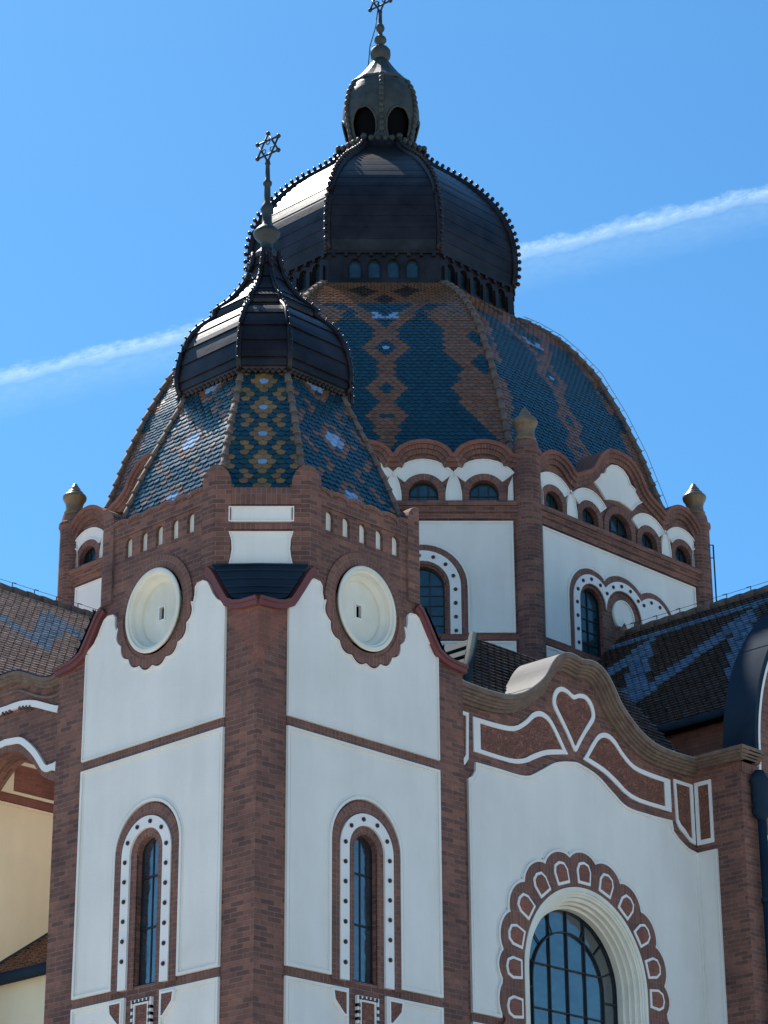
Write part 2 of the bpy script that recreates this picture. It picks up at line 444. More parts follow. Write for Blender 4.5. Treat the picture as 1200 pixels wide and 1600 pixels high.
for fr, H, det in faces:
    mb, nich, NZ, up = tower_face(fr, H, det)
    mb.build('brick_wall', 'brick', tower)
    if not det:
        plaster(fr, rect(-1.575, 1.575, 12.68, 14.4), tower); plaster(fr, rect(-1.575, 1.575, 5.0, 12.53), tower)  # blank white panels added on unseen faces to bounce sun into courtyard
        continue
    P = 1.575
    # upright-brick courses
    for z0, z1 in ((12.545, 12.665), (8.985, 9.095)):
        mb = MB()
        if z0 > 10: mb.box(fr, -P, P, z0, z1, -.01, .014)
        else:
            mb.box(fr, -P, -.70, z0, z1, -.01, .014); mb.build('string_course', 'soldier', tower); mb = MB(); mb.box(fr, .70, P, z0, z1, -.01, .014)
        mb.build('string_course', 'soldier', tower)
    # shoulder panel round the niche
    half = [(P, 12.68), (P, 14.40), (1.47, 14.46), (1.39, 14.51), (1.30, 14.62), (1.23, 14.75), (1.17, 14.84), (1.08, 14.885), (.95, 14.875), (.905, 14.82), (.90, 14.70), (.875, 14.60)]
    low = lobed(.845, .06, 17, -4, -176, 1.6, NZ, 90)
    plaster(fr, half + low + [(-u, z) for u, z in half[::-1]], tower, rim=.022, simple=True)
    # niche ring of upright brick, white ring, splayed recess, slit
    mb = MB(); ring = lobed(.845, .055, 17, 2, -182, 1.6, NZ, 90) + []
    inner = arc(0, NZ, .61, -182, 2, 60, .665)
    mb.strip(fr, arc(0, NZ, .735, 0, 360, 64, .775)[:-1], -.10, .10, -.01, .03, True)
    mb.prism(fr, lobed(.83, .05, 17, 5, -185, 1.6, NZ, 90) + arc(0, NZ, .70, -185, 5, 40, .74), -.01, .045)
    nr = mb.build('niche_surround', 'soldier', tower)
    nc = MB(); K = 96
    prof = [(.655, .05), (.662, .078), (.645, .09), (.60, .09), (.59, .06), (.555, .05), (.545, .0), (.535, -.03), (.475, -.09), (.468, -.13), (.455, -.13)]
    rows = [[nc.add(fr(r * .92 * cos(2 * PI * i / K), NZ + r * sin(2 * PI * i / K), d)) for i in range(K)] for r, d in prof]
    for j in range(len(prof) - 1):
        for i in range(K): nc.face([rows[j][i], rows[j][(i + 1) % K], rows[j + 1][(i + 1) % K], rows[j + 1][i]], None, 0, False)
    cpt = [(r_ * .92 * cos(2 * PI * i / K), NZ + r_ * sin(2 * PI * i / K)) for i in range(K) for r_ in (.49,)]
    nc.prism(fr, cpt, -.17, -.125, [rect(-.055, .055, NZ - .10, NZ + .10)])
    niche = nc.build('round_niche', 'niche', tower)
    mb = MB(); mb.strip(fr, rect(-.055, .055, NZ - .10, NZ + .10), -.02, .0, -.125, -.108, True); mb.build('frame', 'trim', niche)
    mb = MB(); mb.box(fr, -.055, .055, NZ - .10, NZ + .10, -.25, -.21); mb.build('slit', 'dark', niche)
    # middle field and window
    wo = [(-.70, 9.11)] + arc(0, 11.05, .70, 180, 0, 24) + [(.70, 9.11)]
    plaster(fr, [(-P, 9.11), (-.70, 9.11)] + arc(0, 11.05, .70, 180, 0, 24) + [(.70, 9.11), (P, 9.11), (P, 12.53), (-P, 12.53)], tower)
    mb = MB(); mb.strip(fr, arch(0, .605, 9.06, 11.02, 24), -.07, .09, -.01, .035)
    mb.strip(fr, arch(0, .295, 9.06, 11.0, 20), -.06, .07, -.01, .02)
    mb.build('window_surround', 'soldier', tower)
    mb = MB(); mb.strip(fr, arch(0, .45, 9.08, 11.0, 24), -.088, .088, -.01, .055)
    path = arch(0, .45, 9.2, 11.0, 40)
    studs(mb, fr, walk(path, .288, .12), .055, .034)
    mb.build('studded_band', ['trim', 'stud'], tower)
    wf = MB(); a = arch(0, .235, 9.1, 11.0, 14)
    wf.strip(fr, a, -.016, 0, -.125, -.085); wf.box(fr, -.23, .23, 9.1, 9.13, -.125, -.05)
    win = wf.build('window', 'iron', tower)
    mb = MB(); mb.prism(fr, arch(0, .22, 9.12, 11.0, 14), -.125, -.105); mb.build('pane', 'glass', win)
    mb = MB(); mb.box(fr, -.012, .012, 9.12, 11.2, -.105, -.095)
    for z in (9.92, 10.66): mb.box(fr, -.21, .21, z, z + .028, -.105, -.085)
    mb.build('glazing_bar', 'iron', win)
    # apron below the sill
    plaster(fr, rect(-P, -.36, 6.2, 8.97), tower); plaster(fr, rect(.39, P, 6.2, 8.97), tower)
    for sgn in (-1, 1):
        lf = [(.44, 8.90), (.68, 8.90), (.66, 8.78), (.56, 8.68), (.475, 8.60), (.44, 8.6)]
        pts = [(sgn * u + (.015), z) for u, z in lf]
        mb = MB(); mb.prism(fr, pts, .0, .055); mb.build('leaf_ornament', 'terra', tower)
        ar = sum(a_[0] * b_[1] - b_[0] * a_[1] for a_, b_ in zip(pts, pts[1:] + pts[:1])); sg = 1 if ar > 0 else -1
        mb = MB(); mb.strip(fr, pts, -sg * .028, 0, .0, .065, True); mb.build('leaf_border', 'trim', tower)
    mb = MB(); mb.strip(fr, rect(-.2, .23, 6.8, 8.9), 0, .035, -.01, .05, True); mb.strip(fr, rect(-.145, .175, 6.8, 8.845), 0, .025, -.01, .05, True)
    for k in range(5):
        mb.box(fr, -.17 + k * .083, -.13 + k * .083, 8.845, 8.895, -.01, .06, 1)
    for k in range(20):
        for x in (-.20, .178): mb.box(fr, x, x + .05, 8.74 - k * .095, 8.785 - k * .095, -.01, .06, 1)
    mb.build('apron_frame', ['trim', 'stud'], tower)
    mb = MB(); mb.prism(fr, rect(-.115, .145, 6.8, 8.81), -.01, .03); mb.build('apron_panel', 'terra', tower)
    # little blind arcade
    for u in nich:
        mb = MB(); mb.prism(fr, arch(u, .077, 15.742, 15.985, 8), -.10, -.06); mb.build('blind_niche', 'niche', tower)
    # red rim of the skirt roof on this face
    for sg in (-1, 1):
        path = [(sg * (H - t), zskirt(t)) for t in (-.04, .15, .3, .45, .58, .66, .72, .78, .84, .89, .95, 1.04)]
        o = -1 if sg < 0 else 1
        mb = MB(); mb.strip(fr, path, o * .0, o * .105, -.02, .075); mb.strip(fr, path, o * -.02, o * .03, -.02, .10)
        mb.build('skirt_rim', 'redrim', tower)
for fr, H, det in faces[:2]:
    st = [(.55, 13.97), (.48, 13.97), (.48, 13.90), (.40, 13.90), (.40, 13.82), (.33, 13.82), (.33, 13.74), (.27, 13.74), (.27, 13.66), (.20, 13.66), (.20, 13.50), (.13, 13.50), (.13, 13.34), (-.004, 13.34)]
    mb = MB(); mb.prism(fr, [(-H + u, z) for u, z in st] + [(-H - .004, 14.28), (-H + .3, 14.29), (-H + .55, 14.36)], -.01, .005); mb.build('red_brick_patch', 'redbrick', tower)
# chamfer faces, parapet, piers, skirts
corners = [(0, 0, 1, 1), (2 * TX, 0, -1, 1), (0, 2 * TY, 1, -1), (2 * TX, 2 * TY, -1, -1)]
def bent(mb, path, z0, ztops, thick, off=0.02):
    # wall piece following plan path (list of (x,y)); outward is to the right of travel
    n = len(path); nor = []
    for i in range(n):
        a = Vector(path[max(i - 1, 0)]); b = Vector(path[min(i + 1, n - 1)]); t = (b - a).normalized(); nor.append(Vector((t.y, -t.x)))
    acc = 0; prev = None
    for i in range(n):
        if i: acc += (Vector(path[i]) - Vector(path[i - 1])).length
        o = Vector(path[i]) + nor[i] * off; q = Vector(path[i]) - nor[i] * thick
        ids = [mb.add((o.x, o.y, z0)), mb.add((o.x, o.y, ztops[i])), mb.add((q.x, q.y, ztops[i])), mb.add((q.x, q.y, z0))]
        if prev:
            p, pa, pz = prev
            mb.face([p[0], ids[0], ids[1], p[1]], [(pa, z0), (acc, z0), (acc, ztops[i]), (pa, pz)])
            mb.face([p[1], ids[1], ids[2], p[2]], [(pa, 0), (acc, 0), (acc, thick), (pa, thick)])
            mb.face([p[2], ids[2], ids[3], p[3]], [(pa, pz), (acc, ztops[i]), (acc, z0), (pa, z0)])
            mb.face([p[3], ids[3], ids[0], p[0]], [(pa, 0), (acc, 0), (acc, thick), (pa, thick)])
        else: mb.face(ids)
        prev = (ids, acc, ztops[i])
    mb.face(prev[0])
R2 = sqrt(.5)
for x, y, sx, sy in corners:
    mid = Vector((x + sx * CH / 2, y + sy * CH / 2, 0)); nn = Vector((-sx, -sy, 0)).normalized()
    uu = Vector((-nn.y, nn.x, 0)); fr = Fr(mid, uu, nn); hw = CH * R2
    mb = MB(); mb.prism(fr, [(-hw, 14.9), (hw, 14.9), (hw, ZOCT), (-hw, ZOCT)], -.3, 0, sides=False); mb.build('brick_wall', 'brick', tower)
    plaster(fr, rect(-.485, .485, 15.755, 16.0), tower, rim=.02)
    side = [(.475, 15.07), (.445, 15.2), (.43, 15.33), (.44, 15.47), (.48, 15.6)]
    plaster(fr, side + [(-u, z) for u, z in side[::-1]], tower, rim=.02)
    mb = MB(); mb.box(fr, -.485, .485, 15.635, 15.725, -.01, .03); mb.build('string_course', 'soldier', tower); mb = MB(); mb.box(fr, -.445, .445, 16.03, 16.3, -.2, .035); mb.build('string_course', 'soldier', tower)
    # the two round-topped piers wrapping the octagon's corners
    for sg in (-1, 1):
        vtx = Vector((x + sx * CH, y)) if (uu.xy.dot(Vector((sx, -sy))) * sg > 0) else Vector((x, y + sy * CH))
        main = Vector((sx, 0)) if abs(vtx.y - y) < 1e-6 else Vector((0, sy))
        cd = (mid.xy - vtx).normalized(); pts = []; zt = []
        for s_ in [-.245, -.235, -.20, -.15, -.08, -.04, 0, .04, .09, .15, .20, .225, .235]:
            pts.append(tuple(vtx + (cd * -s_ if s_ < 0 else main * s_)))
            q = min(1, abs(s_) / .247); zt.append(16.36 + .31 * sqrt(max(0, 1 - q * q)))
        a, b, c_ = Vector(pts[0]), Vector(pts[6]), Vector(pts[-1])
        cr = (b - a).x * (c_ - b).y - (b - a).y * (c_ - b).x
        ctr = Vector((TX, TY)); t = (c_ - a); 
        if Vector((t.y, -t.x)).dot(b - ctr) < 0: pts = pts[::-1]; zt = zt[::-1]
        mb = MB(); bent(mb, pts, 15.07, zt, .26, .035); mb.build('corner_pier', 'brick', tower)
    # skirt roof: bell-cast sheet between chamfer and corner
    mb = MB(); ts = [0.0, .15, .3, .45, .55, .62, .7, .78, .86, .94, 1.01]
    prev = None
    for t in ts:
        a = mb.add((x + sx * t + sx * -.09 * (1 if t else 1), y - sy * .09, zskirt(t) + .012)); b = mb.add((x - sx * .09, y + sy * t - sy * .09, zskirt(t) + .012))
        if prev: mb.face([prev[0], a, b, prev[1]])
        prev = (a, b)
    for t in (.62, .70, .80, .9, .98):
        a = Vector((x + sx * (t - .1), y - sy * .1, zskirt(t) + .03)); b = Vector((x - sx * .1, y + sy * (t - .1), zskirt(t) + .03))
        mb.tube([a, a.lerp(b, .5) + Vector((0, 0, .01)), b], .016, 5)
    mb.build('skirt_roof', 'sheet', tower)
# parapets with lobed tops
for fr, H, det in faces:
    L = H - CH - .225; mb = MB(); n = 60; out = []; 
    top = []
    for i in range(n + 1):
        u = -L + 2 * L * i / n; q = ((u + .018) / .353) % 1.0
        top.append((u, 16.325 + .06 * sqrt(max(0, 1 - (2 * q - 1) ** 2))))
    mb.prism(fr, [(-L, ZOCT), (L, ZOCT)] + top[::-1], -.3, .02, mi=0)
    mb.build('parapet', 'brick', tower)
    mb = MB(); mb.strip(fr, top, -.055, .008, -.28, .045); mb.build('parapet_coping', 'soldier', tower)
# tile dome
hx, hy = TX - CH, TY - CH
tring = [(-hx, -TY), (hx, -TY), (TX, -hy), (TX, hy), (hx, TY), (-hx, TY), (-TX, hy), (-TX, -hy)]
R0 = math.hypot(hx, TY)
tprof = [(.945, 16.1), (.876, 16.62), (.78, 17.25), (.705, 17.68), (.645, 18.02), (.58, 18.36), (.525, 18.68), (.47, 19.0)]
TW_, TP_ = .138, .094
def pat_tower_front(x, j, z, h):
    q = abs(x) / TW_; d = abs((j + 1) % 6 - 3)
    if d == 0 and q < .3: return TC['blue']
    if (d == 0 and q < 1.3) or (d == 1 and q < .8): return TC['ochre']
    if d == 2 and q < .3: return TC['ochre']
    tri = 1.2 + d * .85 if d < 3 else 3.2
    if abs(q - (4.1 - d * .95)) < .5: return TC['ochre']
    return TC['teal'] if (j + int(q)) % 5 else TC['green']
def pat_tower_side(x, j, z, h):
    q = abs(x) / TW_; d = abs((j + 2) % 12 - 6)
    if q < 1.1 and d < 2 and (q < .6 or d == 0): return TC['blue']
    if q + d * .8 < 3.2 and q + d * .8 > 1.9: return TC['brown']
    if abs(q - (7.2 - d * .9)) < .55: return TC['brown']
    return TC['teal']
mb = MB(); loft(mb, (TX, TY), tring, [(k - .012, z - .01) for k, z in tprof]); 
core = mb.build('dome_shell', 'dark', tower)
for i in range(8):
    mb = MB(); tiled_facet(mb, (TX, TY), tring[i], tring[(i + 1) % 8], tprof, TP_, TW_, pat_tower_front if i % 2 else pat_tower_side, .013, .012)
    mb.build('tiled_facet', 'tile', tower, recalc=False)
for x, y in tring:
    mb = MB(); pts = [Vector((TX + x * (k + .004), TY + y * (k + .004), z)) for k, z in tprof]
    ridge_run(mb, pts, .054, .24); mb.build('ridge_tiles', 'capbrick', tower)
# onion cap
oprof = [(.42, 18.74), (.535, 18.76), (.553, 18.82), (.564, 18.93), (.568, 19.06), (.562, 19.25), (.54, 19.5), (.51, 19.72), (.465, 19.92), (.41, 20.08), (.335, 20.20), (.31, 20.215), (.325, 20.22), (.335, 20.26), (.332, 20.36), (.30, 20.42), (.25, 20.52), (.208, 20.64), (.162, 20.80), (.125, 20.97), (.095, 21.18), (.078, 21.35), (.076, 21.5)]
def capped(parent, c, ring, prof, bands, mat, crn, crr, rib_r):
    mb = MB()
    kz = [(z, k) for k, z in prof[1:]]
    zs = bands
    last = None
    loft(mb, c, ring, [prof[0], prof[1]])
    for a, b in zip(zs, zs[1:]):
        sub = [a + (b - a) * t / 3 for t in range(4)]
        loft(mb, c, ring, [(lerp_tab(kz, z) + .010 * (1 - t / 3.), z - .006 * (1 if t == 0 else 0)) for t, z in enumerate(sub)])
        k = lerp_tab(kz, a); loft(mb, c, ring, [(k - .005, a - .006), (k + .010, a - .006)])
    k = prof[-1][0]; mb.face([mb.add((c[0] + x * k, c[1] + y * k, prof[-1][1])) for x, y in ring])
    cap = mb.build('onion_cap', mat, parent)
    for x, y in ring:
        mb = MB(); pts = [Vector((c[0] + x * (lerp_tab(kz, z) + .012), c[1] + y * (lerp_tab(kz, z) + .012), z)) for z in [kz[0][0] + (kz[-1][0] - kz[0][0]) * t / 26 for t in range(27)]]
        mb.tube(pts, rib_r, 8)
        flat = [(0, 0)]; 
        acc = [0]
        for a, b in zip(pts, pts[1:]): acc.append(acc[-1] + (b - a).length)
        nrm = Vector((x, y, 0)).normalized()
        for i in range(crn):
            t = acc[-1] * (i + .4) / crn
            k = max(j for j in range(len(acc)) if acc[j] <= t); k = min(k, len(pts) - 2)
            p = pts[k].lerp(pts[k + 1], (t - acc[k]) / (acc[k + 1] - acc[k])); tg = (pts[k + 1] - pts[k]).normalized()
            out = (nrm - tg * nrm.dot(tg)).normalized()
            mb.tube([p + out * rib_r * .6, p + out * (rib_r + crr * .5)], [crr * .75, crr * .6], 6)
            mb.ball(p + out * (rib_r + crr * .75), crr, 8, 5, sz=1.15)
        mb.build('crocketed_rib', mat, cap)
    return cap
ob = [18.76, 18.84, 18.98, 19.28, 19.58, 19.86, 20.1, 20.213, 20.225, 20.37, 20.62, 20.95, 21.25, 21.5]
cap = capped(tower, (TX, TY), tring, oprof, ob, 'darkmetal', 22, .019, .045)
mb = MB()   # scalloped lip
for i in range(8):
    a = Vector((*tring[i], 0)); b = Vector((*tring[(i + 1) % 8], 0)); n = 14 if i % 2 == 0 else 8
    for k in range(n):
        p = (a.lerp(b, (k + .5) / n)) * .537; mb.ball((TX + p.x, TY + p.y, 18.76), .05, 8, 4)
mb.build('scalloped_lip', 'darkmetal', cap)
mb = MB(); mb.lathe((TX, TY), [(.20, 21.40), (.21, 21.47), (.17, 21.53), (.10, 21.60), (.10, 21.72), (.17, 21.78), (.22, 21.85), (.225, 21.90), (.17, 21.97), (.085, 22.05), (.08, 22.25), (.11, 22.32), (.10, 22.40), (.06, 22.46), (.05, 22.78), (.075, 22.82), (.075, 22.86), (.045, 22.90), (.034, 23.18), (.05, 23.22), (.02, 23.27)], 16)
fin = mb.build('finial', 'finial', tower)
mb = MB(); star(mb, (TX, TY, 23.53), .27, -.7); mb.build('six_pointed_star', 'iron', fin)

#==================================================================== GREAT DOME
CX, CY, AP = 15.632, 12.677, 6.86
dome = thing('domed_drum', 'great octagonal drum with white arcaded walls, large patterned tile dome and dark bulbous lantern', 'dome', (CX, CY, 0))
RO = AP / cos(PI / 8); SH = AP * math.tan(PI / 8)
oring = [(cos(PI / 8 + k * PI / 4), sin(PI / 8 + k * PI / 4)) for k in range(8)]
def tre_out(dl, lobes):
    # lobes: list of (s, z, r); union outline from bottom-left foot to bottom-right foot at z0
    C = [(s, z, r + dl) for s, z, r in lobes]; pts = []
    lo = 180.
    for i, (s, z, r) in enumerate(C):
        hi = 0.
        if i + 1 < len(C):
            s2, z2, r2 = C[i + 1]; d = math.hypot(s2 - s, z2 - z); a = (r * r - r2 * r2 + d * d) / (2 * d); h = sqrt(max(r * r - a * a, 0))
            px = s + a * (s2 - s) / d - h * (z2 - z) / d; pz = z + a * (z2 - z) / d + h * (s2 - s) / d
            hi = math.degrees(math.atan2(pz - z, px - s)); nlo = math.degrees(math.atan2(pz - z2, px - s2))
        pts += arc(s, z, r, lo, hi, 14)
        if i + 1 < len(C): lo = nlo
    return pts
def sector(cu, cz, r0, r1, a0, a1, n=10): return arc(cu, cz, r1, a0, a1, n) + arc(cu, cz, r0, a1, a0, n)
def lens(c, hw, z0, z1): 
    return smooth2([(c - hw, z0), (c - hw * .95, z0 + (z1 - z0) * .35), (c - hw * .6, z0 + (z1 - z0) * .75), (c, z1)], 3) + smooth2([(c, z1), (c + hw * .6, z0 + (z1 - z0) * .75), (c + hw * .95, z0 + (z1 - z0) * .35), (c + hw, z0)], 3)[1:]
def drum_win(fr, cu, hw, z0, zs, parent, bars, depth=.14):
    a = arch(cu, hw, z0, zs, 14); wf = MB(); wf.strip(fr, a, -.03, 0, -depth, -depth + .06)
    win = wf.build('window', 'iron', parent)
    mb = MB(); mb.prism(fr, a, -depth - .02, -depth + .01); mb.build('pane', 'tealglass', win)
    mb = MB()
    for k in range(1, bars[0]): x = cu - hw + 2 * hw * k / bars[0]; mb.box(fr, x - .012, x + .012, z0, zs + hw * .9 * sqrt(max(0.05, 1 - ((x - cu) / hw) ** 2)), -depth, -depth + .035)
    for k in range(1, bars[1]): z = z0 + (zs + hw * .6 - z0) * k / bars[1]; mb.box(fr, cu - hw * .98, cu + hw * .98, z - .01, z + .01, -depth, -depth + .03)
    mb.build('glazing_bar', 'iron', win)
def drum_face(fr, card):
    z0 = 13.0; zb = 18.45
    if card:
        half = smooth2([(0, 23.22), (.34, 23.17), (.6, 22.99), (.78, 22.74)], 3) + smooth2([(.84, 22.64), (1.0, 22.50), (1.25, 22.38), (1.46, 22.27)], 3) + smooth2([(1.52, 22.30), (1.68, 22.45), (1.9, 22.55), (2.12, 22.57), (2.35, 22.51), (2.56, 22.36), (2.70, 22.2)], 3) + [(SH, 22.2)]
        top = mir(half); off = 0
        lob = [(-1.0, 19.58, .42), (0, 19.52, .58), (1.0, 19.58, .42)]
        wins = [(-1.0, .34, 18.47, 19.58), (1.0, .34, 18.47, 19.58)]
        small = [(-2.12, .27, 21.45), (-.97, .26, 21.45), (0, .37, 21.47), (.97, .26, 21.45), (2.12, .27, 21.45)]
    else:
        off = .10; top = []
        for c in (-1.83, -.61, .61, 1.83): top += arc(c + off, 22.20, .59, 168, 12, 12, .38)
        top = [(-SH, 22.2)] + top + [(SH, 22.2)]
        lob = [(-.57 + off, 19.46, .54), (.57 + off, 19.46, .54)]
        wins = [(s, .44, 18.47, 19.46) for s, _, _ in lob]
        small = [(c + off, .30, 21.45) for c in (-1.83, -.61, .61, 1.83)]
    holes = [arch(c, h, a, b, 14) for c, h, a, b in wins] + [arch(c, h, 21.27, zs, 12) for c, h, zs in small]
    mb = MB(); mb.prism(fr, [(-SH, z0), (SH, z0)] + top[::-1], -.4, 0, holes, sides=False)
    mb.build('brick_wall', 'brick', dome)
    # thick arcaded coping
    mb = MB(); mb.strip(fr, top, -.06, .03, -.5, .15); mb.strip(fr, top, -.15, -.06, -.3, .11, mi=1); mb.strip(fr, top, -.25, -.15, -.01, .06, mi=1); mb.build('arcade_coping', ['redbrick', 'soldier'], dome)
    # cornice band
    mb = MB(); mb.box(fr, -SH + .2, SH - .2, 20.90, 21.03, -.01, .06); mb.box(fr, -SH + .2, SH - .2, 21.03, 21.16, -.01, .10); mb.box(fr, -SH + .2, SH - .2, 21.16, 21.26, -.01, .15)
    mb.build('cornice', 'brick', dome)
    # field
    W = 2.5; bw = .32 if card else .35
    o0 = tre_out(bw, lob)
    L = [(-W, zb + .03), (o0[0][0], zb + .03)] + o0 + [(o0[-1][0], zb + .03), (W, zb + .03), (W, 20.86), (-W, 20.86)]
    plaster(fr, L, dome)
    f = lambda d: [(lob[0][0] - lob[0][2] - d, zb)] + tre_out(d, lob) + [(lob[-1][0] + lob[-1][2] + d, zb)]
    mb = MB(); mb.prism(fr, f(bw - .005) + f(-.02 if card else -.06)[::-1], -.01, .035); mb.build('window_surround', 'soldier', dome)
    bo, bi = (.19, .0) if card else (.22, .0)
    mb = MB(); mb.prism(fr, f(bo) + f(bi)[::-1], 0, .055)
    studs(mb, fr, walk(f((bo + bi) / 2), .29, .16), .055, .04); mb.build('studded_band', ['trim', 'stud'], dome)
    for c, h, a, b in wins: drum_win(fr, c, h, a, b, dome, (2, 5) if card else (3, 6))
    for c, h, zs in small: drum_win(fr, c, h, 21.27, zs, dome, (3, 2))
    if card:
        rd = [p for p in arc(0, 19.56, .345, -50, 230, 30)] + [(-.1, 19.30), (0, 19.42), (.1, 19.30)]
        plaster(fr, rd, dome, rim=.03)
        g = [(-.22, 18.46), (.22, 18.46), (.36, 19.1), (0, 19.40), (-.36, 19.1)]
        mb = MB(); mb.prism(fr, g, -.01, .03); mb.build('gable_tracery', 'brick', dome)
    # spandrels of the upper arcade
    cres = [(-2.12, .27), (-.97, .26), (.97, .26), (2.12, .27)] if card else [(c, .30) for c, _, _ in small]
    for c, h in cres:
        plaster(fr, sector(c, 21.42, h + .17, h + (.44 if card else .50), 142, 38), dome, rim=.03)
        mb = MB(); mb.strip(fr, arch(c, h, 21.27, 21.45, 14), .0, .15, -.01, .04); mb.build('arch_ring', 'soldier', dome)
    for c in ([-1.55, 1.55] if card else [-1.22 + off, off, 1.22 + off]): plaster(fr, lens(c, .17, 21.28, 21.93), dome, rim=.025)
    for sg in (-1, 1):
        e = 2.5 if card else 2.52
        c0 = sg * e
        plaster(fr, [(c0, 21.28), (c0 - sg * (.06 if card else .12), 21.28), (c0 - sg * (.05 if card else .10), 21.6), (c0, 21.85)], dome, rim=.012)
    if card:
        mb = MB(); mb.strip(fr, arch(0, .37, 21.27, 21.47, 14), .0, .15, -.01, .04); mb.build('arch_ring', 'soldier', dome)
        hf = [(0, 22.95), (.2, 22.91), (.36, 22.78), (.43, 22.64), (.62, 22.57), (.82, 22.42), (.84, 22.36), (.62, 22.22), (.44, 22.04), (.22, 22.10), (0, 22.13)]
        plaster(fr, hf + [(-u, z) for u, z in hf[::-1][1:-1]], dome, rim=.03)
    mb = MB(); mb.box(fr, -2.58, 2.58, 18.33, 18.44, -.01, .05); mb.build('string_course', 'redbrick', dome)
    plaster(fr, rect(-W, W, 17.0, 18.31), dome)
C3 = Vector((CX, CY, 0))
for k in range(8):
    a = k * PI / 4; n = Vector((cos(a), sin(a), 0)); u = Vector((-n.y, n.x, 0))
    if k == 5: u = Vector((1, -1, 0)).normalized()
    if k == 6: u = Vector((1, 0, 0))
    if k == 4: u = Vector((0, 1, 0))
    drum_face(Fr(C3 + n * AP, u, n), k % 2 == 0)
for x, y in oring:          # corner shafts with glazed pots
    px, py = CX + x * 7.33, CY + y * 7.33
    mb = MB(); mb.lathe((px, py), [(.285, 13), (.285, 22.30), (.32, 22.34), (.32, 22.42), (.27, 22.46), (.245, 22.62), (.19, 22.64)], 20, smooth=False); sh = mb.build('corner_shaft', 'brick', dome)
    mb = MB(); mb.lathe((px, py), [(.215, 22.625), (.225, 22.70), (.19, 22.76), (.185, 22.86), (.21, 22.95), (.245, 23.0), (.262, 23.05), (.262, 23.09), (.235, 23.13), (.19, 23.16), (.185, 23.19), (.15, 23.22), (.125, 23.25), (.12, 23.28), (.085, 23.32), (.045, 23.39), (.004, 23.43)], 20); mb.build('glazed_pot', 'ochre', sh)
# tile dome
dprof = [(6.86, 21.6), (6.72, 22.35), (6.50, 23.1), (6.14, 24.25), (5.72, 25.3), (5.18, 26.4), (4.70, 27.05), (4.28, 27.52), (3.75, 27.95), (3.36, 28.2)]
dp1 = [(k, z) for k, z in dprof]
mb = MB(); loft(mb, (CX, CY), oring, [(k - .03, z - .02) for k, z in dprof]); mb.build('dome_shell', 'dark', dome)
ZIG = [(22.7, .02), (22.95, .2), (23.8, .72), (24.35, .98), (24.95, .62), (25.5, .92), (26.05, .80), (26.4, 1.0), (26.75, 1.05), (27.0, .5)]
CARD = [False]
def pat_main(x, j, z, h):
    q = abs(x); e = h - q; z += .05
    dz = abs(z - 25.55)
    if q < .10 and dz < .06: return TC['blue']
    if z > 27.02:
        if abs(q - .48) / .34 + abs(z - 27.62) / .3 < 1 or q / .2 + abs(z - 27.2) / .2 < 1: return TC['dark']
        return TC['brown']
    if q / .52 + dz / .64 < 1: return TC['teal'] if q / .25 + dz / .33 < 1 else TC['brown']
    dz = abs(z - 24.39)
    if q / .52 + dz / .58 < 1: return TC['teal'] if q / .18 + dz / .26 < 1 else TC['brown']
    dz = abs(z - 23.62)
    if q / .44 + dz / .55 < 1: return TC['teal'] if (q < .08 and dz < .06) else TC['brown']
    if 23.3 < z < 25.6 and q < .2: return TC['brown']
    if z < 23.35 and q < .24 * (z - 22.55) / .6: return TC['brown']
    if z > 26.0:
        if abs(q - (.08 + (z - 26.0) * .62)) < .16: return TC['brown']
        if 26.5 < z < 26.72 and abs(q - .14 - (z - 26.5) * .5) < .085: return TC['blue']
    if e < lerp_tab(ZIG, z) and 22.7 < z:
        if CARD[0] and e > lerp_tab(ZIG, z) * .45: return TC['teal']
        if (abs(e - .16) / .22 + abs(z - 25.85) / .28 < 1) or (abs(e - .2) / .25 + abs(z - 25.05) / .36 < 1): return TC['teal']
        return TC['brown']
    return TC['teal']
for i in range(8):
    CARD[0] = i % 2 == 1
    mb = MB(); tiled_facet(mb, (CX, CY), oring[i], oring[(i + 1) % 8], dp1, .098, .15, pat_main, .013, .011)
    mb.build('tiled_facet', 'tile', dome, recalc=False)
for i, (x, y) in enumerate(oring):
    mb = MB(); pts = [Vector((CX + x * (k + .03), CY + y * (k + .03), z)) for k, z in dprof[1:]]
    ridge_run(mb, pts, .07, .30); mb.build('ridge_tiles', 'capbrick', dome)
    if i == 6:     # conductor wire on small stand-offs down the hip
        mb = MB(); w = [p + Vector((x, y, .35)).normalized() * .15 for p in pts]; mb.tube(w, .007, 5)
        for a, b in zip(w, w[1:]):
            for t in (.1, .4, .7): p = a.lerp(b, t); mb.tube([p, p - Vector((x, y, .35)).normalized() * .12], .008, 5)
        mb.build('conductor_wire', 'zinc', dome)
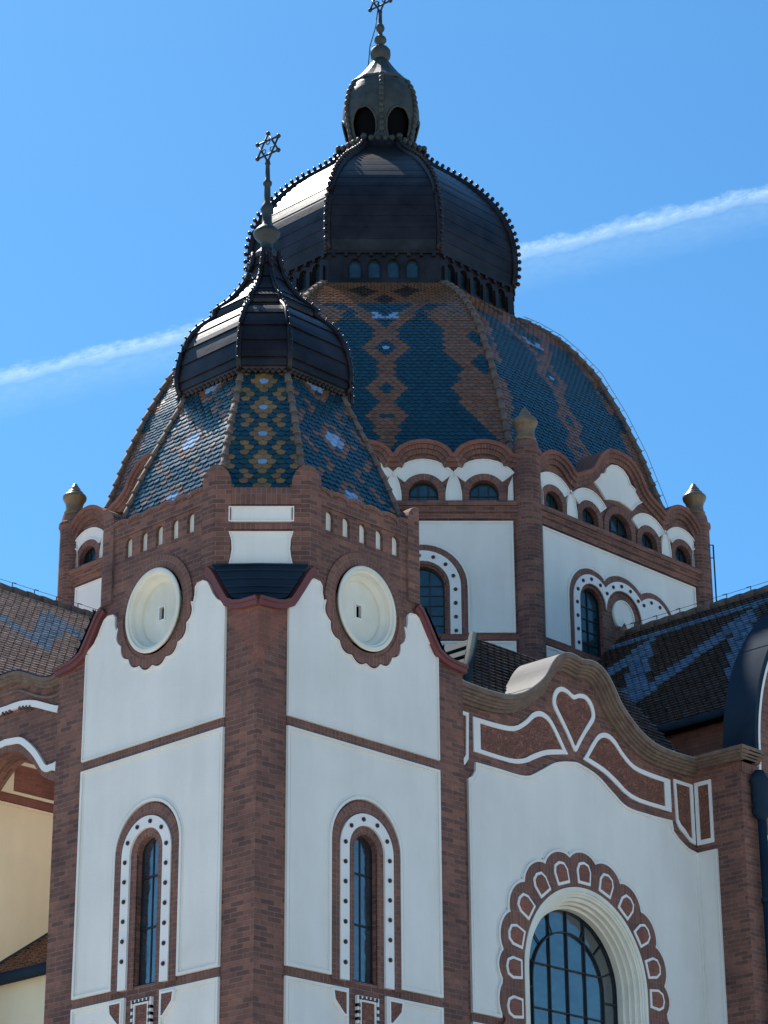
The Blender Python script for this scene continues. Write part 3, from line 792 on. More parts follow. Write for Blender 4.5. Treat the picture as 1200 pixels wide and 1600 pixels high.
# lantern storey
lk = 3.28
for k in range(8):
    a = k * PI / 4; n = Vector((cos(a), sin(a), 0)); u = Vector((-n.y, n.x, 0)); ap = lk * cos(PI / 8); hw = lk * sin(PI / 8)
    fr = Fr(C3 + n * ap, u, n)
    cs = [-.645, -.215, .215, .645] if k % 2 else [-.86, -.43, 0, .43, .86]
    holes = [arch(c, .125, 28.38, 28.74, 10) for c in cs]
    mb = MB(); mb.prism(fr, rect(-hw, hw, 27.95, 29.02), -.22, 0, holes, sides=False)
    mb.box(fr, -hw - .02, hw + .02, 28.98, 29.06, -.1, .06); mb.box(fr, -hw, hw, 28.2, 28.30, -.02, .05)
    for c in [(p + q) / 2 for p, q in zip(cs, cs[1:])] + [cs[0] - .215, cs[-1] + .215]:
        mb.box(fr, c - .055, c + .055, 28.30, 28.72, -.02, .05)
    for i in range(9): mb.box(fr, -hw + .12 + i * (2 * hw - .24) / 8 - .04, -hw + .12 + i * (2 * hw - .24) / 8 + .04, 28.90, 28.99, -.02, .07)
    lw = mb.build('lantern_wall', 'darkmetal', dome)
    for c in cs:
        mb = MB(); mb.prism(fr, arch(c, .124, 28.38, 28.74, 10), -.2, -.12); mb.build('louvre_opening', 'tealglass', lw)
gprof = [(3.16, 29.0), (3.28, 29.05), (3.33, 29.35), (3.34, 29.75), (3.32, 30.1), (3.23, 30.5), (3.08, 30.9), (2.85, 31.28), (2.57, 31.63), (2.27, 31.95), (1.94, 32.24), (1.58, 32.52), (1.27, 32.78), (1.07, 33.0), (1.0, 33.16), (.98, 33.24)]
def capped_big():
    gb = [29.05, 29.35, 29.65, 29.95, 30.25, 30.55, 30.85, 31.15, 31.45, 31.75, 32.05, 32.35, 32.65, 32.95, 33.24]
    rg = oring
    return capped(dome, (CX, CY), rg, gprof, gb, 'darkmetal', 27, .050, .085)
bcap = capped_big()
mb = MB()
for i in range(8):
    a = Vector((*oring[i], 0)); b = Vector((*oring[(i + 1) % 8], 0))
    for k in range(5): p = a.lerp(b, k / 5) * 1.12; mb.ball((CX + p.x, CY + p.y, 33.2 + .05 * (k == 0)), .085, 6, 4)
mb.build('crown_beads', 'stone', bcap)
# open lantern bulb
LB = [(.76, 33.05), (.77, 33.3), (.83, 33.6), (.915, 34.0), (.945, 34.3), (.94, 34.52), (.89, 34.82), (.80, 35.06), (.71, 35.2)]
fine = []
for a, b in zip(LB, LB[1:]):
    for t in range(5): fine.append((a[0] + (b[0] - a[0]) * t / 5, a[1] + (b[1] - a[1]) * t / 5))
fine.append(LB[-1])
HA = [PI * 5 / 4 + PI / 6 + k * PI / 3 for k in range(6)]
def keep(a, z):
    for h in HA:
        d = (a - h + PI) % (2 * PI) - PI
        t = (z - 33.70) / (.50 if z > 33.70 else .46)
        if (d / .37) ** 2 + t * t < 1: return False
    return True
mb = MB(); mb.lathe((CX, CY), fine, 144, keep=keep, smooth=True)
bulb = mb.build('open_lantern', 'stone', dome)
mb = MB(); mb.lathe((CX, CY), [(r - .13, z) for r, z in LB], 24); mb.build('lantern_shade_core', 'dark', bulb)  # black core added as the shade behind the lantern openings
for k in range(6):
    mb = MB(); a = PI * 5 / 4 + k * PI / 3; d = Vector((cos(a), sin(a), 0))
    for j in range(14):
        z = 33.12 + j * .155; r = lerp_tab([(z_, r_) for r_, z_ in LB], z); p = C3 + d * (r + .015); mb.ball((p.x, p.y, z), .075, 8, 5, sz=1.3)
    mb.build('beaded_rib', 'stone', bulb)
mb = MB()
for k in range(6):
    h = HA[k]; pts = []
    for i in range(25):
        t = 2 * PI * i / 24; a = h + .39 * cos(t); z = 33.70 + (.53 if sin(t) > 0 else .49) * sin(t); r = lerp_tab([(z_, r_) for r_, z_ in LB], z)
        pts.append(Vector((CX + cos(a) * (r + .0), CY + sin(a) * (r + .0), z)))
    mb.tube(pts, .03, 6, caps=False)
mb.build('opening_rim', 'stone', bulb)
mb = MB()
n = 12; rows = []
for r, z in [(.72, 35.16), (.74, 35.22), (.62, 35.34), (.46, 35.54), (.32, 35.76), (.20, 35.97), (.15, 36.06)]:
    rows.append([mb.add((CX + r * (1 + .07 * (i % 2)) * cos(2 * PI * i / 24), CY + r * (1 + .07 * (i % 2)) * sin(2 * PI * i / 24), z)) for i in range(24)])
for a, b in zip(rows, rows[1:]):
    for i in range(24): mb.face([a[i], a[(i + 1) % 24], b[(i + 1) % 24], b[i]])
mb.build('bell_roof', 'finial', bulb)
mb = MB(); mb.lathe((CX, CY), [(.14, 35.95), (.17, 36.03), (.24, 36.10), (.255, 36.2), (.25, 36.3), (.19, 36.38), (.09, 36.44), (.08, 36.5), (.15, 36.58), (.155, 36.63), (.13, 36.69), (.06, 36.75), (.055, 36.85), (.10, 36.91), (.11, 36.97), (.09, 37.04), (.05, 37.10), (.045, 37.42), (.03, 37.48)], 18)
dfin = mb.build('finial', 'stone', dome)
mb = MB(); star(mb, (CX, CY, 37.83), .38, -.7); mb.build('six_pointed_star', 'iron', dfin)
mb = MB(); U2 = Vector((1, -1, 0)).normalized()
mb.tube([C3 + U2 * -.03 + Vector((0, 0, 37.75)), C3 + U2 * -.12 + Vector((0, 0, 37.0)), C3 + U2 * -.26 + Vector((0, 0, 36.45)), C3 + U2 * -.30 + Vector((0, 0, 35.9)), C3 + U2 * -.40 + Vector((0, 0, 35.6))], .014, 5)
mb.tube([C3 + U2 * -.27 + Vector((0, 0, 36.45)), C3 + Vector((0, 0, 36.47))], .01, 5)
mb.build('conductor_wire', 'iron', dfin)

#==================================================================== GABLED WINDOW WALL (right of the tower)
YW = .38; GU = 7.38
gw = thing('gabled_wall', 'white wall right of the tower with curving gable, heart panel and big arched window', 'wall', (GU, YW, 0))
fr = Fr((GU, YW, 0), (1, 0, 0), (0, -1, 0)); UL, UR = 4.29 - GU, 10.5 - GU
gh = smooth2([(0, 15.16), (.16, 15.19), (.36, 15.19), (.56, 15.10), (.72, 14.94), (.87, 14.72), (1.0, 14.58), (1.2, 14.42), (1.45, 14.26), (1.8, 14.13), (2.2, 14.09), (2.6, 14.09), (3.12, 14.11)], 3)
gt = mir(gh)
WZ, WU = 9.95, .05
so = []
for i in range(181):
    a = 180 - i; 
    rr = 1.93 + .135 * abs(cos(math.radians((90 - a) * 180 / 18.6))) ** .6
    so.append((WU + rr * cos(math.radians(a)), WZ + rr * sin(math.radians(a)) * 1.0))
def sideproj(sg): 
    return [(WU + sg * (1.93 + .135 * abs(cos(math.pi * (WZ - z + .03) / .59)) ** .6), z) for z in [WZ - .0775 * k for k in range(1, 40)]]
lft = sideproj(-1); rgt = sideproj(1)
hole = [(WU - 1.47, 6.6)] + arc(WU, WZ, 1.47, 180, 0, 48) + [(WU + 1.47, 6.6)]
mb = MB(); mb.prism(fr, [(UL, 0), (UR, 0), (UR, gt[-1][1])] + gt[::-1][1:-1] + [(UL, gt[0][1])], -.55, 0, [hole], sides=False); mb.build('brick_wall', 'brick', gw)
# field
wt = [(-2.62, 12.73), (-2.52, 12.76), (-2.45, 12.84), (-2.44, 13.0)]
crv = smooth2([(-2.44, 13.0), (-1.93, 13.005), (-1.27, 13.02), (-.9, 13.19), (-.52, 13.40), (-.1, 13.50), (.1, 13.50), (.52, 13.40), (.9, 13.19), (1.27, 13.02), (1.93, 13.005), (2.44, 13.02)], 4)
top = [(-2.62, 9.11), (-2.62, 12.70), (-2.52, 12.76), (-2.45, 12.86)] + crv + [(2.47, 12.84), (2.60, 12.74), (2.85, 12.62), (3.1, 12.58), (3.1, 6.0)]
zz_ = [p for p in lft[::-1] if p[1] > 9.11]
outl = [(lft[::-1][0][0], 9.11)] if False else []
field = [(-2.62, 9.11)] + [(zz_[0][0], 9.11)] + zz_ + so + rgt + [(rgt[-1][0], 6.0), (3.1, 6.0)] + [p for p in top[::-1] if p != (3.1, 6.0) and p != (-2.62, 9.11)]
plaster(fr, field, gw)
plaster(fr, [(-2.62, 6.9), (-2.1, 6.9), (-2.1, 8.97), (-2.62, 8.97)], gw)
mb = MB(); mb.box(fr, -2.62, -2.05, 8.985, 9.095, -.01, .012); mb.build('string_course', 'soldier', gw)
# scalloped surround
inn = [(WU - 1.5, 7.0)] + arc(WU, WZ, 1.5, 180, 0, 48) + [(WU + 1.5, 7.0)]
lf2 = [p for p in lft if p[1] > 7.0]; rg2 = [p for p in rgt if p[1] > 7.0]
mb = MB(); mb.prism(fr, [(inn[0][0], 7.0), (lf2[-1][0], 7.0)] + lf2[::-1] + so + rg2 + [(rg2[-1][0], 7.0)] + inn[::-1][:-1], -.01, .05); mb.build('scalloped_surround', 'soldier', gw)
def cellshape(c, ang, s=1.):
    b = [(-.125 * s, -.155 * s), (.125 * s, -.155 * s), (.145 * s, .03 * s), (.10 * s, .125 * s), (0, .155 * s), (-.10 * s, .125 * s), (-.145 * s, .03 * s)]
    ca, sa = cos(ang), sin(ang)
    return [(c[0] + x * ca - y * sa, c[1] + x * sa + y * ca) for x, y in b]
cells = []
for k in range(-4, 5):
    a = math.radians(90 - k * 18.6); cells.append(((WU + 1.735 * cos(a), WZ + 1.735 * sin(a)), a - PI / 2))
for sg in (-1, 1):
    for k in range(4): cells.append(((WU + sg * 1.735, WZ - .04 - .60 * k), -sg * PI / 2))
for c, a in cells:
    if c[1] < 7.2: continue
    mb = MB(); mb.prism(fr, cellshape(c, a, 1.2), .0, .065); cb = mb.build('cell_frame', 'trim', gw)
    mb = MB(); mb.prism(fr, cellshape(c, a, .90), .03, .075); mb.build('cell_panel', 'redbrick', cb)
# archivolt
ap_ = arch(WU, 1.49, 6.8, WZ, 48)
mb = MB()
for o0, o1, d in ((-.07, .0, .06), (-.11, -.07, .035), (-.15, -.11, .015), (-.21, -.15, -.05), (-.255, -.21, -.13), (-.30, -.255, -.22)): mb.strip(fr, ap_, o0, o1, -.5, d)
mb.build('archivolt', 'niche', gw)
wf = MB(); a = arch(WU, 1.2, 6.7, WZ, 40); wf.strip(fr, a, -.028, 0, -.38, -.33); win = wf.build('window', 'iron', gw)
mb = MB(); mb.prism(fr, a, -.42, -.37); mb.build('pane', 'glass', win)
mb = MB(); mb.strip(fr, arch(WU, .86, 6.7, 9.93, 36), -.012, .012, -.37, -.33)
for x in (-.43, 0, .43): mb.box(fr, WU + x - .010, WU + x + .010, 6.7, WZ + sqrt(1.2 ** 2 - x * x) - .02, -.37, -.335)
for z in (7.4, 8.1, 8.8, 9.5, 10.2): mb.box(fr, WU - .86, WU + .86, z - .010, z + .010, -.366, -.335)
for z in (7.5, 8.3, 9.1, 9.8): 
    for sg in (-1, 1): mb.box(fr, WU + sg * .86 - (.33 if sg < 0 else 0), WU + sg * .86 + (.33 if sg > 0 else 0), z - .012, z + .012, -.366, -.335)
for k in range(-3, 4):
    a_ = math.radians(90 - k * 24); mb.tube([fr(WU + .86 * cos(a_), 9.93 + .86 * sin(a_), -.35), fr(WU + 1.2 * cos(a_), WZ + 1.2 * sin(a_), -.35)], .013, 5)
mb.build('glazing_bar', 'iron', win)
# cornice and sheet cap
mb = MB()
for o0, o1, d in ((-.02, .05, .24), (-.07, -.02, .20), (-.11, -.07, .155), (-.15, -.11, .12), (-.2, -.15, .06)): mb.strip(fr, gt, o0, o1, -.5, d)
mb.build('cornice', 'capbrick', gw)
mb = MB(); mb.strip(fr, gt, .05, .068, -.62, .245); 
for u, z in walk(gt, .55, .2): mb.box(fr, u - .01, u + .01, z + .06, z + .085, -.62, .24)
mb.build('coping_sheet', 'zinc', gw)
# terracotta panels
def framed(name, fr, o, i, par):
    ar = lambda p: sum(a[0] * b[1] - b[0] * a[1] for a, b in zip(p, p[1:] + p[:1]))
    mb = MB(); mb.prism(fr, o, -.01, .022, [i]); f = mb.build(name, 'trim', par)
    mb = MB(); mb.prism(fr, i, -.03, .005); mb.build('terracotta_infill', 'terra', f)
po = [(-2.46, 13.735)] + smooth2([(-2.46, 13.735), (-1.9, 13.745), (-1.5, 13.79), (-1.22, 13.95), (-1.03, 14.12), (-.83, 14.19), (-.62, 14.13), (-.44, 13.94), (-.28, 13.72), (-.19, 13.61)], 3)[1:] + smooth2([(-.19, 13.61), (-.7, 13.49), (-1.0, 13.36), (-1.25, 13.24), (-1.6, 13.17), (-2.46, 13.17)], 3)[1:]
pi_ = [(-2.30, 13.66)] + smooth2([(-2.30, 13.66), (-1.9, 13.665), (-1.5, 13.71), (-1.22, 13.86), (-1.0, 14.04), (-.82, 14.105), (-.64, 14.05), (-.50, 13.90), (-.32, 13.66)], 3)[1:] + smooth2([(-.32, 13.66), (-.72, 13.57), (-1.05, 13.43), (-1.3, 13.30), (-1.65, 13.235), (-2.30, 13.235)], 3)[1:]
framed('terracotta_panel', fr, po, pi_, gw)
framed('terracotta_panel', fr, [(-u, z) for u, z in po], [(-u, z) for u, z in pi_], gw)
ho = [(0, 14.66), (.14, 14.715), (.30, 14.73), (.44, 14.66), (.52, 14.52), (.52, 14.36), (.40, 14.20), (.25, 14.02), (.12, 13.84), (0, 13.69)]
hi_ = [(0, 14.585), (.14, 14.64), (.28, 14.655), (.38, 14.60), (.445, 14.49), (.44, 14.38), (.32, 14.22), (.19, 14.05), (.08, 13.90), (0, 13.79)]
full = lambda h: smooth2(h + [(-u, z) for u, z in h[::-1][1:-1]], 3, True)
framed('heart_panel', fr, full(ho), full(hi_), gw)
for sg in (-1, 1):
    V_o = [(2.56, 13.77), (3.08, 13.77), (3.08, 12.72), (2.95, 12.74), (2.80, 12.84), (2.66, 12.92), (2.585, 13.02)]
    V_i = [(2.62, 13.71), (3.00, 13.71), (3.00, 12.81), (2.92, 12.83), (2.82, 12.93), (2.70, 13.0), (2.64, 13.08)]
    framed('corner_panel', fr, [(sg * u, z) for u, z in V_o], [(sg * u, z) for u, z in V_i], gw)

#==================================================================== PROJECTING BAY (far right)
bay = thing('projecting_bay', 'brick bay with curved blue sheet metal gable roof at the right edge', 'building', (CX, 0, 0))
YB = -.62; XB = 10.5
frr = Fr((XB, 0, 0), (0, 1, 0), (-1, 0, 0))         # return wall, u = world y
mb = MB(); mb.prism(frr, rect(YB, YW, 0, 14.05), -.3, 0, sides=False)
mb.build('brick_wall', 'brick', bay)
frf = Fr((CX, YB, 0), (1, 0, 0), (0, -1, 0)); HB = CX - XB
gab = [(HB - .42, 14.2), (HB - .44, 14.6), (HB - .50, 15.0), (HB - .62, 15.45), (HB - .80, 15.88), (HB - 1.05, 16.3), (HB - 1.4, 16.75), (HB - 1.85, 17.2), (HB - 2.4, 17.7), (HB - 3.1, 18.2), (HB - 4.0, 18.65), (0, 18.9)]
gab = smooth2(gab, 8)
gl = [(-u, z) for u, z in gab] + [(u, z) for u, z in gab[::-1][1:]]
mb = MB(); mb.prism(frf, [(-HB, 0), (HB, 0), (HB, 14.05), (gl[-1][0], 14.05)] + gl[::-1] + [(gl[0][0], 14.05), (-HB, 14.05)], -.5, 0, sides=False); mb.build('brick_front', 'brick', bay)
mb = MB(); mb.strip(frf, gl, -.02, .035, -.62, .06); mb.strip(frf, gl, -.10, -.02, -.02, .045); 
for u, z in walk(gl, .62, .3): mb.box(frf, u - .012, u + .012, z + .03, z + .06, -.62, .055)
mb.build('gable_sheet', 'sheet', bay)
mb = MB()
for o, z0, z1 in ((.24, 14.13, 14.19), (.20, 14.08, 14.13), (.155, 14.04, 14.08), (.12, 14.0, 14.04)):
    mb.box(frr, YB - o, YW - .2, z0, z1, -.3, o); mb.box(frf, -HB + .0005, -HB + .42, z0, z1, -.2, o - .002)
mb.build('cornice', 'capbrick', bay)
mb = MB(); mb.strip(frf, [(-HB + .50, 13.9)] + [(-u + .10, z - .03) for u, z in gab], -.028, .028, -.01, .05); mb.build('white_moulding', 'trim', bay)
mb = MB(); mb.strip(frf, rect(-HB + .52, -HB + 2.2, 12.75, 13.75), 0, .06, -.01, .05, True); mb.build('panel_frame', 'trim', bay)
mb = MB(); mb.prism(frf, rect(-HB + .58, -HB + 2.14, 12.81, 13.69), -.01, .02); mb.build('terracotta_infill', 'terra', bay)
framed('corner_panel', frr, rect(.0, YW - .03, 12.71, 13.80), rect(.055, YW - .10, 12.79, 13.73), bay)
plaster(frr, rect(-.06, YW - .025, 5, 12.58), bay, rim=.03)
plaster(frf, rect(-HB + .62, -HB + 2.6, 6, 12.55), bay)
mb = MB(); mb.box(frr, YB + .02, YB + .14, 13.80, 13.98, -.01, .03); mb.box(frf, -HB + .02, -HB + .5, 13.80, 13.98, -.01, .03)
mb.build('string_course', 'soldier', bay)
# rain pipe
pipe = thing('downpipe', 'dark rain pipe with bulging hopper head on the brick bay', 'pipe', (10.84, -.75, 0))
mb = MB(); mb.tube([(10.84, -.75, 0), (10.84, -.75, 13.1)], .075, 12); 
for z in (11.6, 9.6, 7.6): mb.tube([(10.84, -.75, z), (10.84, -.75, z + .08)], .1, 12)
mb.build('pipe_shaft', 'sheet', pipe)
mb = MB(); mb.lathe((10.84, -.75), [(.075, 13.0), (.12, 13.08), (.16, 13.16), (.13, 13.24), (.15, 13.32), (.15, 13.62), (.18, 13.68), (.12, 13.78), (.08, 13.86)], 16); mb.build('hopper_head', 'sheet', pipe)

#==================================================================== MAIN ROOFS
def ridge_rail(mb, a, b, n):
    d = (b - a)
    for i in range(n):
        p = a + d * (i + .5) / n; mb.tube([p, p + Vector((0, 0, .11))], .010, 5)
        mb.tube([p + Vector((0, 0, .11)), p + Vector((0, 0, .11)) + d.normalized() * .1], .008, 5)
    mb.tube([a + Vector((0, 0, .10)), b + Vector((0, 0, .10))], .005, 5)
PIT = math.radians(43)
def pat_roof(x, t):
    p = 2.5; tri = abs(((x + 100.3) / p) % 1.0 - .5) * 2
    a = abs(t - 1.6 - tri * 2.7) 
    if a < .62 or abs(t - 4.95) < .17: return TC['rblue'] if random.random() < .8 else TC['rblue2']
    return TC['dbrown']
def pat_roof_left(x, t):
    p = 2.4; tri = abs(((x + 100.4) / p) % 1.0 - .5) * 2
    if abs(t - 3.0 - tri * 1.6) < .40: return (.36, .43, .52)
    return TC['clay']  # pale tone carries the painted glare
def gabled_roof(name, label, axis, r0, r1, half, patn, pat2):
    # ridge along axis from r0 to r1 (world coordinate along the axis), ridge height 19.15
    o = thing(name, label, 'roof', ((CX, (r0 + r1) / 2, 15.3) if axis == 'y' else ((r0 + r1) / 2, CY, 15.3)))
    ln = half / cos(PIT); zE = 19.15 - half * math.tan(PIT)
    for sg in (-1, 1):
        if axis == 'y': O = Vector((CX + sg * half, r0, zE)); xd = Vector((0, 1, 0)); up = Vector((-sg * cos(PIT), 0, sin(PIT)))
        else: O = Vector((r0, CY + sg * half, zE)); xd = Vector((1, 0, 0)); up = Vector((0, -sg * cos(PIT), sin(PIT)))
        nrm = xd.cross(up); nrm = nrm if nrm.z > 0 else -nrm
        mb = MB(); a, b = O - nrm * .02, O + xd * (r1 - r0) - nrm * .02
        mb.poly([a, b, b + up * ln, a + up * ln]); 
        mb.poly([p - nrm * .15 for p in (a, b, b + up * ln, a + up * ln)]); mb.poly([a, b, b - nrm * .15, a - nrm * .15]); mb.poly([a, a + up * ln, a + up * ln - nrm * .15, a - nrm * .15])
        mb.build('roof_deck', 'dark', o)
        mb = MB(); flat_tiles(mb, O, xd, up, nrm, r1 - r0, ln, .125, .17, patn if sg < 0 else pat2); mb.build('tile_slope', 'clay', o, recalc=False)
        mb = MB()   # snow guards
        for i in range(int((r1 - r0) / .45)):
            p = O + xd * (.2 + i * .45) + up * (.55 + .12 * (i % 2)) + nrm * .05; mb.tube([p, p + nrm * .12, p + nrm * .12 + up * .12], .012, 5)
        mb.build('snow_guards', 'iron', o)
        mb = MB(); e0, e1 = O - up * .05 + nrm * .02, O - up * .05 + xd * (r1 - r0) + nrm * .02
        mb.tube([e0, e1], .075, 8); mb.build('gutter', 'sheet', o)
    mb = MB(); a, b = (Vector((CX, r0, 19.17)), Vector((CX, r1, 19.17))) if axis == 'y' else (Vector((r0, CY, 19.17)), Vector((r1, CY, 19.17)))
    ridge_run(mb, [a, b], .1, .36, False); mb.build('ridge_tiles', 'capbrick', o)
    mb = MB(); ridge_rail(mb, a + Vector((0, 0, .08)), b + Vector((0, 0, .08)), int((r1 - r0) / .55)); mb.build('ridge_rail', 'iron', o)
    return o
rr = gabled_roof('tiled_roof', 'dark tiled roof with blue zigzag tiles between the great dome and the right bay', 'y', -.08, CY - AP, 4.1, pat_roof, pat_roof)
rl = gabled_roof('tiled_roof', 'tiled roof lightened for sun glare left of the tower running up to the great dome', 'x', .5, CX - AP, 4.1, pat_roof_left, pat_roof_left)
# attic wall and lean-to under the right roof
attic = thing('attic_wall', 'low brick attic wall under the eave of the dark tiled roof', 'wall', (11.75, 3, 0))
fa = Fr((11.75, 0, 0), (0, 1, 0), (-1, 0, 0)); mb = MB(); mb.prism(fa, rect(-.1, 5.8, 14.0, 15.25), -.3, 0); mb.build('brick_wall', 'redbrick', attic)
mb = MB(); O = Vector((10.75, -.1, 14.12)); up = Vector((1.0, 0, .55)); ln = up.length; up.normalize(); nrm = Vector((-up.z, 0, up.x))
flat_tiles(mb, O, Vector((0, 1, 0)), up, nrm, 3.2, ln, .16, .2, lambda x, t: (.15, .07, .05)); mb.build('lean_to_tiles', 'clay', attic, recalc=False)
mb = MB(); mb.poly([O - nrm * .02, O + Vector((0, 3.2, 0)) - nrm * .02, O + Vector((0, 3.2, 0)) + up * ln - nrm * .02, O + up * ln - nrm * .02]); mb.build('lean_to_deck', 'dark', attic)
# hipped roof behind the gabled wall
hip = thing('hipped_roof', 'small hipped roof of dark tiles with green copper hip behind the curving gable', 'roof', (7, 2.5, 14))
up = Vector((0, 1, 1.19)).normalized(); nrm = Vector((0, -up.z, up.y)); O = Vector((4.9, .62, 14.2)); LN = 1.47 * sqrt(1 + 1.19 ** 2)
mb = MB(); flat_tiles(mb, O, Vector((1, 0, 0)), up, nrm, 5.8, LN, .12, .17, lambda x, t: TC['dbrown'], clip=lambda x, t: x > t * .80 + .12); mb.build('tile_slope', 'clay', hip, recalc=False)
top = O + up * LN
mb = MB(); E1 = Vector((4.98, .62, 14.2)); T1 = Vector((6.86, top.y, top.z)); 
mb.poly([E1 - nrm * .02, Vector((10.7, .62, 14.2)) - nrm * .02, Vector((10.7, top.y, top.z)) - nrm * .02, T1 - nrm * .02]); mb.build('roof_deck', 'dark', hip)
mb = MB(); b1, b2 = Vector((4.98, 4.6, 14.2)), Vector((6.86, 4.6, top.z)); mb.poly([E1, T1, b2, b1]); 
for t in (.15, .32, .49, .66, .83): mb.tube([E1.lerp(T1, t) + Vector((-.01, 0, .02)), b1.lerp(b2, t) + Vector((-.01, 0, .02))], .022, 6)
mb.poly([T1, Vector((10.7, top.y, top.z)), Vector((10.7, 4.6, top.z)), b2]); mb.build('copper_sheet', 'copper', hip)
mb = MB(); mb.tube([E1 + Vector((0, -.02, .03)), T1 + Vector((0, -.02, .03))], .085, 8); mb.build('copper_hip', 'copper', hip)

#==================================================================== LEFT ARCHED WALL + COURTYARD
aw = thing('arched_wall', 'brick wall with wavy white mouldings and an open archway left of the tower', 'wall', (.3, 6.1, 0))
fl = Fr((.3, 6.1, 0), (0, 1, 0), (-1, 0, 0))
al = smooth2([(0, 14.66), (.2, 14.655), (.4, 14.61), (.66, 14.50), (.94, 14.38), (1.15, 14.34), (1.3, 14.36), (1.63, 14.40)], 3); at_ = mir(al)
ho_ = smooth2([(0, 13.40), (.2, 13.38), (.4, 13.31), (.58, 13.18), (.74, 13.05), (.86, 12.92), (1.0, 12.79), (1.2, 12.69), (1.32, 12.66)], 3)
opening = [(-1.32, 8.0)] + mir(ho_) + [(1.32, 8.0)]
mb = MB(); mb.prism(fl, [(-1.63, 0), (1.5, 0), (1.5, at_[-1][1] - .02)] + at_[::-1][1:] + [(-1.63, at_[0][1])], -.5, 0, [opening]); mb.build('brick_wall', 'brick', aw)
mb = MB()
for o0, o1, d in ((-.04, .02, .12), (-.09, -.04, .09), (-.14, -.09, .06), (-.30, -.26, .03)): mb.strip(fl, at_, o0, o1, -.3, d)
mb.build('cornice', 'capbrick', aw)
mb = MB(); mb.strip(fl, at_, .02, .04, -.6, .13); mb.build('coping_sheet', 'sheet', aw)
m1 = smooth2([(0, 14.11), (.2, 14.115), (.42, 14.10), (.69, 14.04), (.97, 13.93), (1.2, 13.84), (1.30, 13.81)], 3)
mb = MB(); mb.strip(fl, mir(m1), -.05, .055, -.01, .05)
for i in range(-7, 8):
    u = i * .085
    if i in (-3, -2, 2, 3): continue
    z = lerp_tab(m1, abs(u)); mb.box(fl, u - .022, u + .022, z - .085, z - .035, -.01, .06, 1)
mb.build('wavy_moulding', ['trim', 'brick'], aw)
m2 = smooth2([(0, 13.56), (.2, 13.54), (.38, 13.51), (.56, 13.40), (.76, 13.23), (.90, 13.07), (1.0, 12.95), (1.09, 12.90), (1.18, 12.905), (1.30, 12.90)], 3)
mb = MB(); mb.strip(fl, mir(m2), -.055, .05, -.01, .05)
for sg in (-1, 1): mb.prism(fl, [(sg * 1.16, 12.88), (sg * 1.31, 12.81), (sg * 1.31, 12.97), (sg * 1.16, 12.93)], -.01, .052)
mb.build('wavy_moulding', 'trim', aw)
mb = MB(); mb.strip(fl, [(-1.32, 8.0)] + mir(ho_) + [(1.32, 8.0)], 0, .12, -.01, .03); mb.build('arch_ring', 'soldier', aw)
cw = thing('courtyard_wall', 'wall tinted cream for bounced light with orange brick panel seen through the left archway', 'wall', (3.5, 7.55, 0))
fc = Fr((0, 7.55, 0), (1, 0, 0), (0, -1, 0))
mb = MB(); mb.prism(fc, rect(.4, 8.7, 0, 14.3), -.3, 0); mb.build('brick_wall', 'redbrick', cw)
plaster(fc, rect(.5, 8.6, 6, 13.11), cw, mat='cream'); 
mb = MB(); mb.box(fc, .5, 8.6, 13.125, 13.25, -.01, .03); mb.build('string_course', 'redbrick', cw)
framed('brick_panel', fc, rect(1.0, 3.6, 13.28, 13.86), rect(1.56, 3.5, 13.33, 13.80), cw)
for ch in cw.children_recursive:
    if ch.name.startswith('terracotta_infill'): ch.data.materials.clear(); ch.data.materials.append(M['redbrick'])
    if ch.name.startswith('brick_panel'): ch.data.materials.clear(); ch.data.materials.append(M['cream'])
lt = thing('lean_to_roof', 'low red clay tile lean-to roof below the cream-tinted courtyard wall', 'roof', (2, 6, 10))
up = Vector((1, 0, .67)).normalized(); nrm = Vector((-up.z, 0, up.x)); O = Vector((1.05, 4.6, 10.10))
mb = MB(); flat_tiles(mb, O, Vector((0, 1, 0)), up, nrm, 2.93, 4.5, .14, .18, lambda x, t: (.30, .14, .08)); mb.build('tile_slope', 'clay', lt, recalc=False)
mb = MB(); a, b = O - nrm * .03, O + Vector((0, 2.93, 0)) - nrm * .03; mb.poly([a, b, b + up * 4.5, a + up * 4.5]); mb.build('roof_deck', 'dark', lt)
mb = MB(); mb.tube([O + Vector((-.05, 0, -.06)), O + Vector((-.05, 2.9, -.06))], .09, 8); mb.build('gutter', 'sheet', lt)
mb = MB(); mb.tube([Vector((1.0, 7.52, 10.12)) , Vector((5.0, 7.52, 12.80))], .05, 6); mb.build('flashing', 'iron', lt)
mb = MB(); mb.box(Fr((1.2, 4.6, 0), (0, 1, 0), (-1, 0, 0)), 0, 2.9, 0, 10.0, -.3, 0); mb.build('lean_to_wall', 'cream', lt)

# main body of the building hidden behind the fronts (blocks light, carries the roofs)
body = thing('nave_body', 'plain brick body of the building below the great dome', 'building', (CX, CY, 0))
mb = MB(); w = Fr((0, 0, 0), (1, 0, 0), (0, -1, 0))
mb.box(w, 4.32, 10.45, 0, 14.0, -4.55, -1.0); mb.box(w, 11.85, 19.4, 0, 15.2, -5.7, -.45); mb.box(w, 8.95, 22.3, 0, 17.0, -19.3, -6.0); mb.box(w, .5, 8.9, 0, 14.2, -16.4, -7.9)
mb.build('brick_walls', 'brick', body)
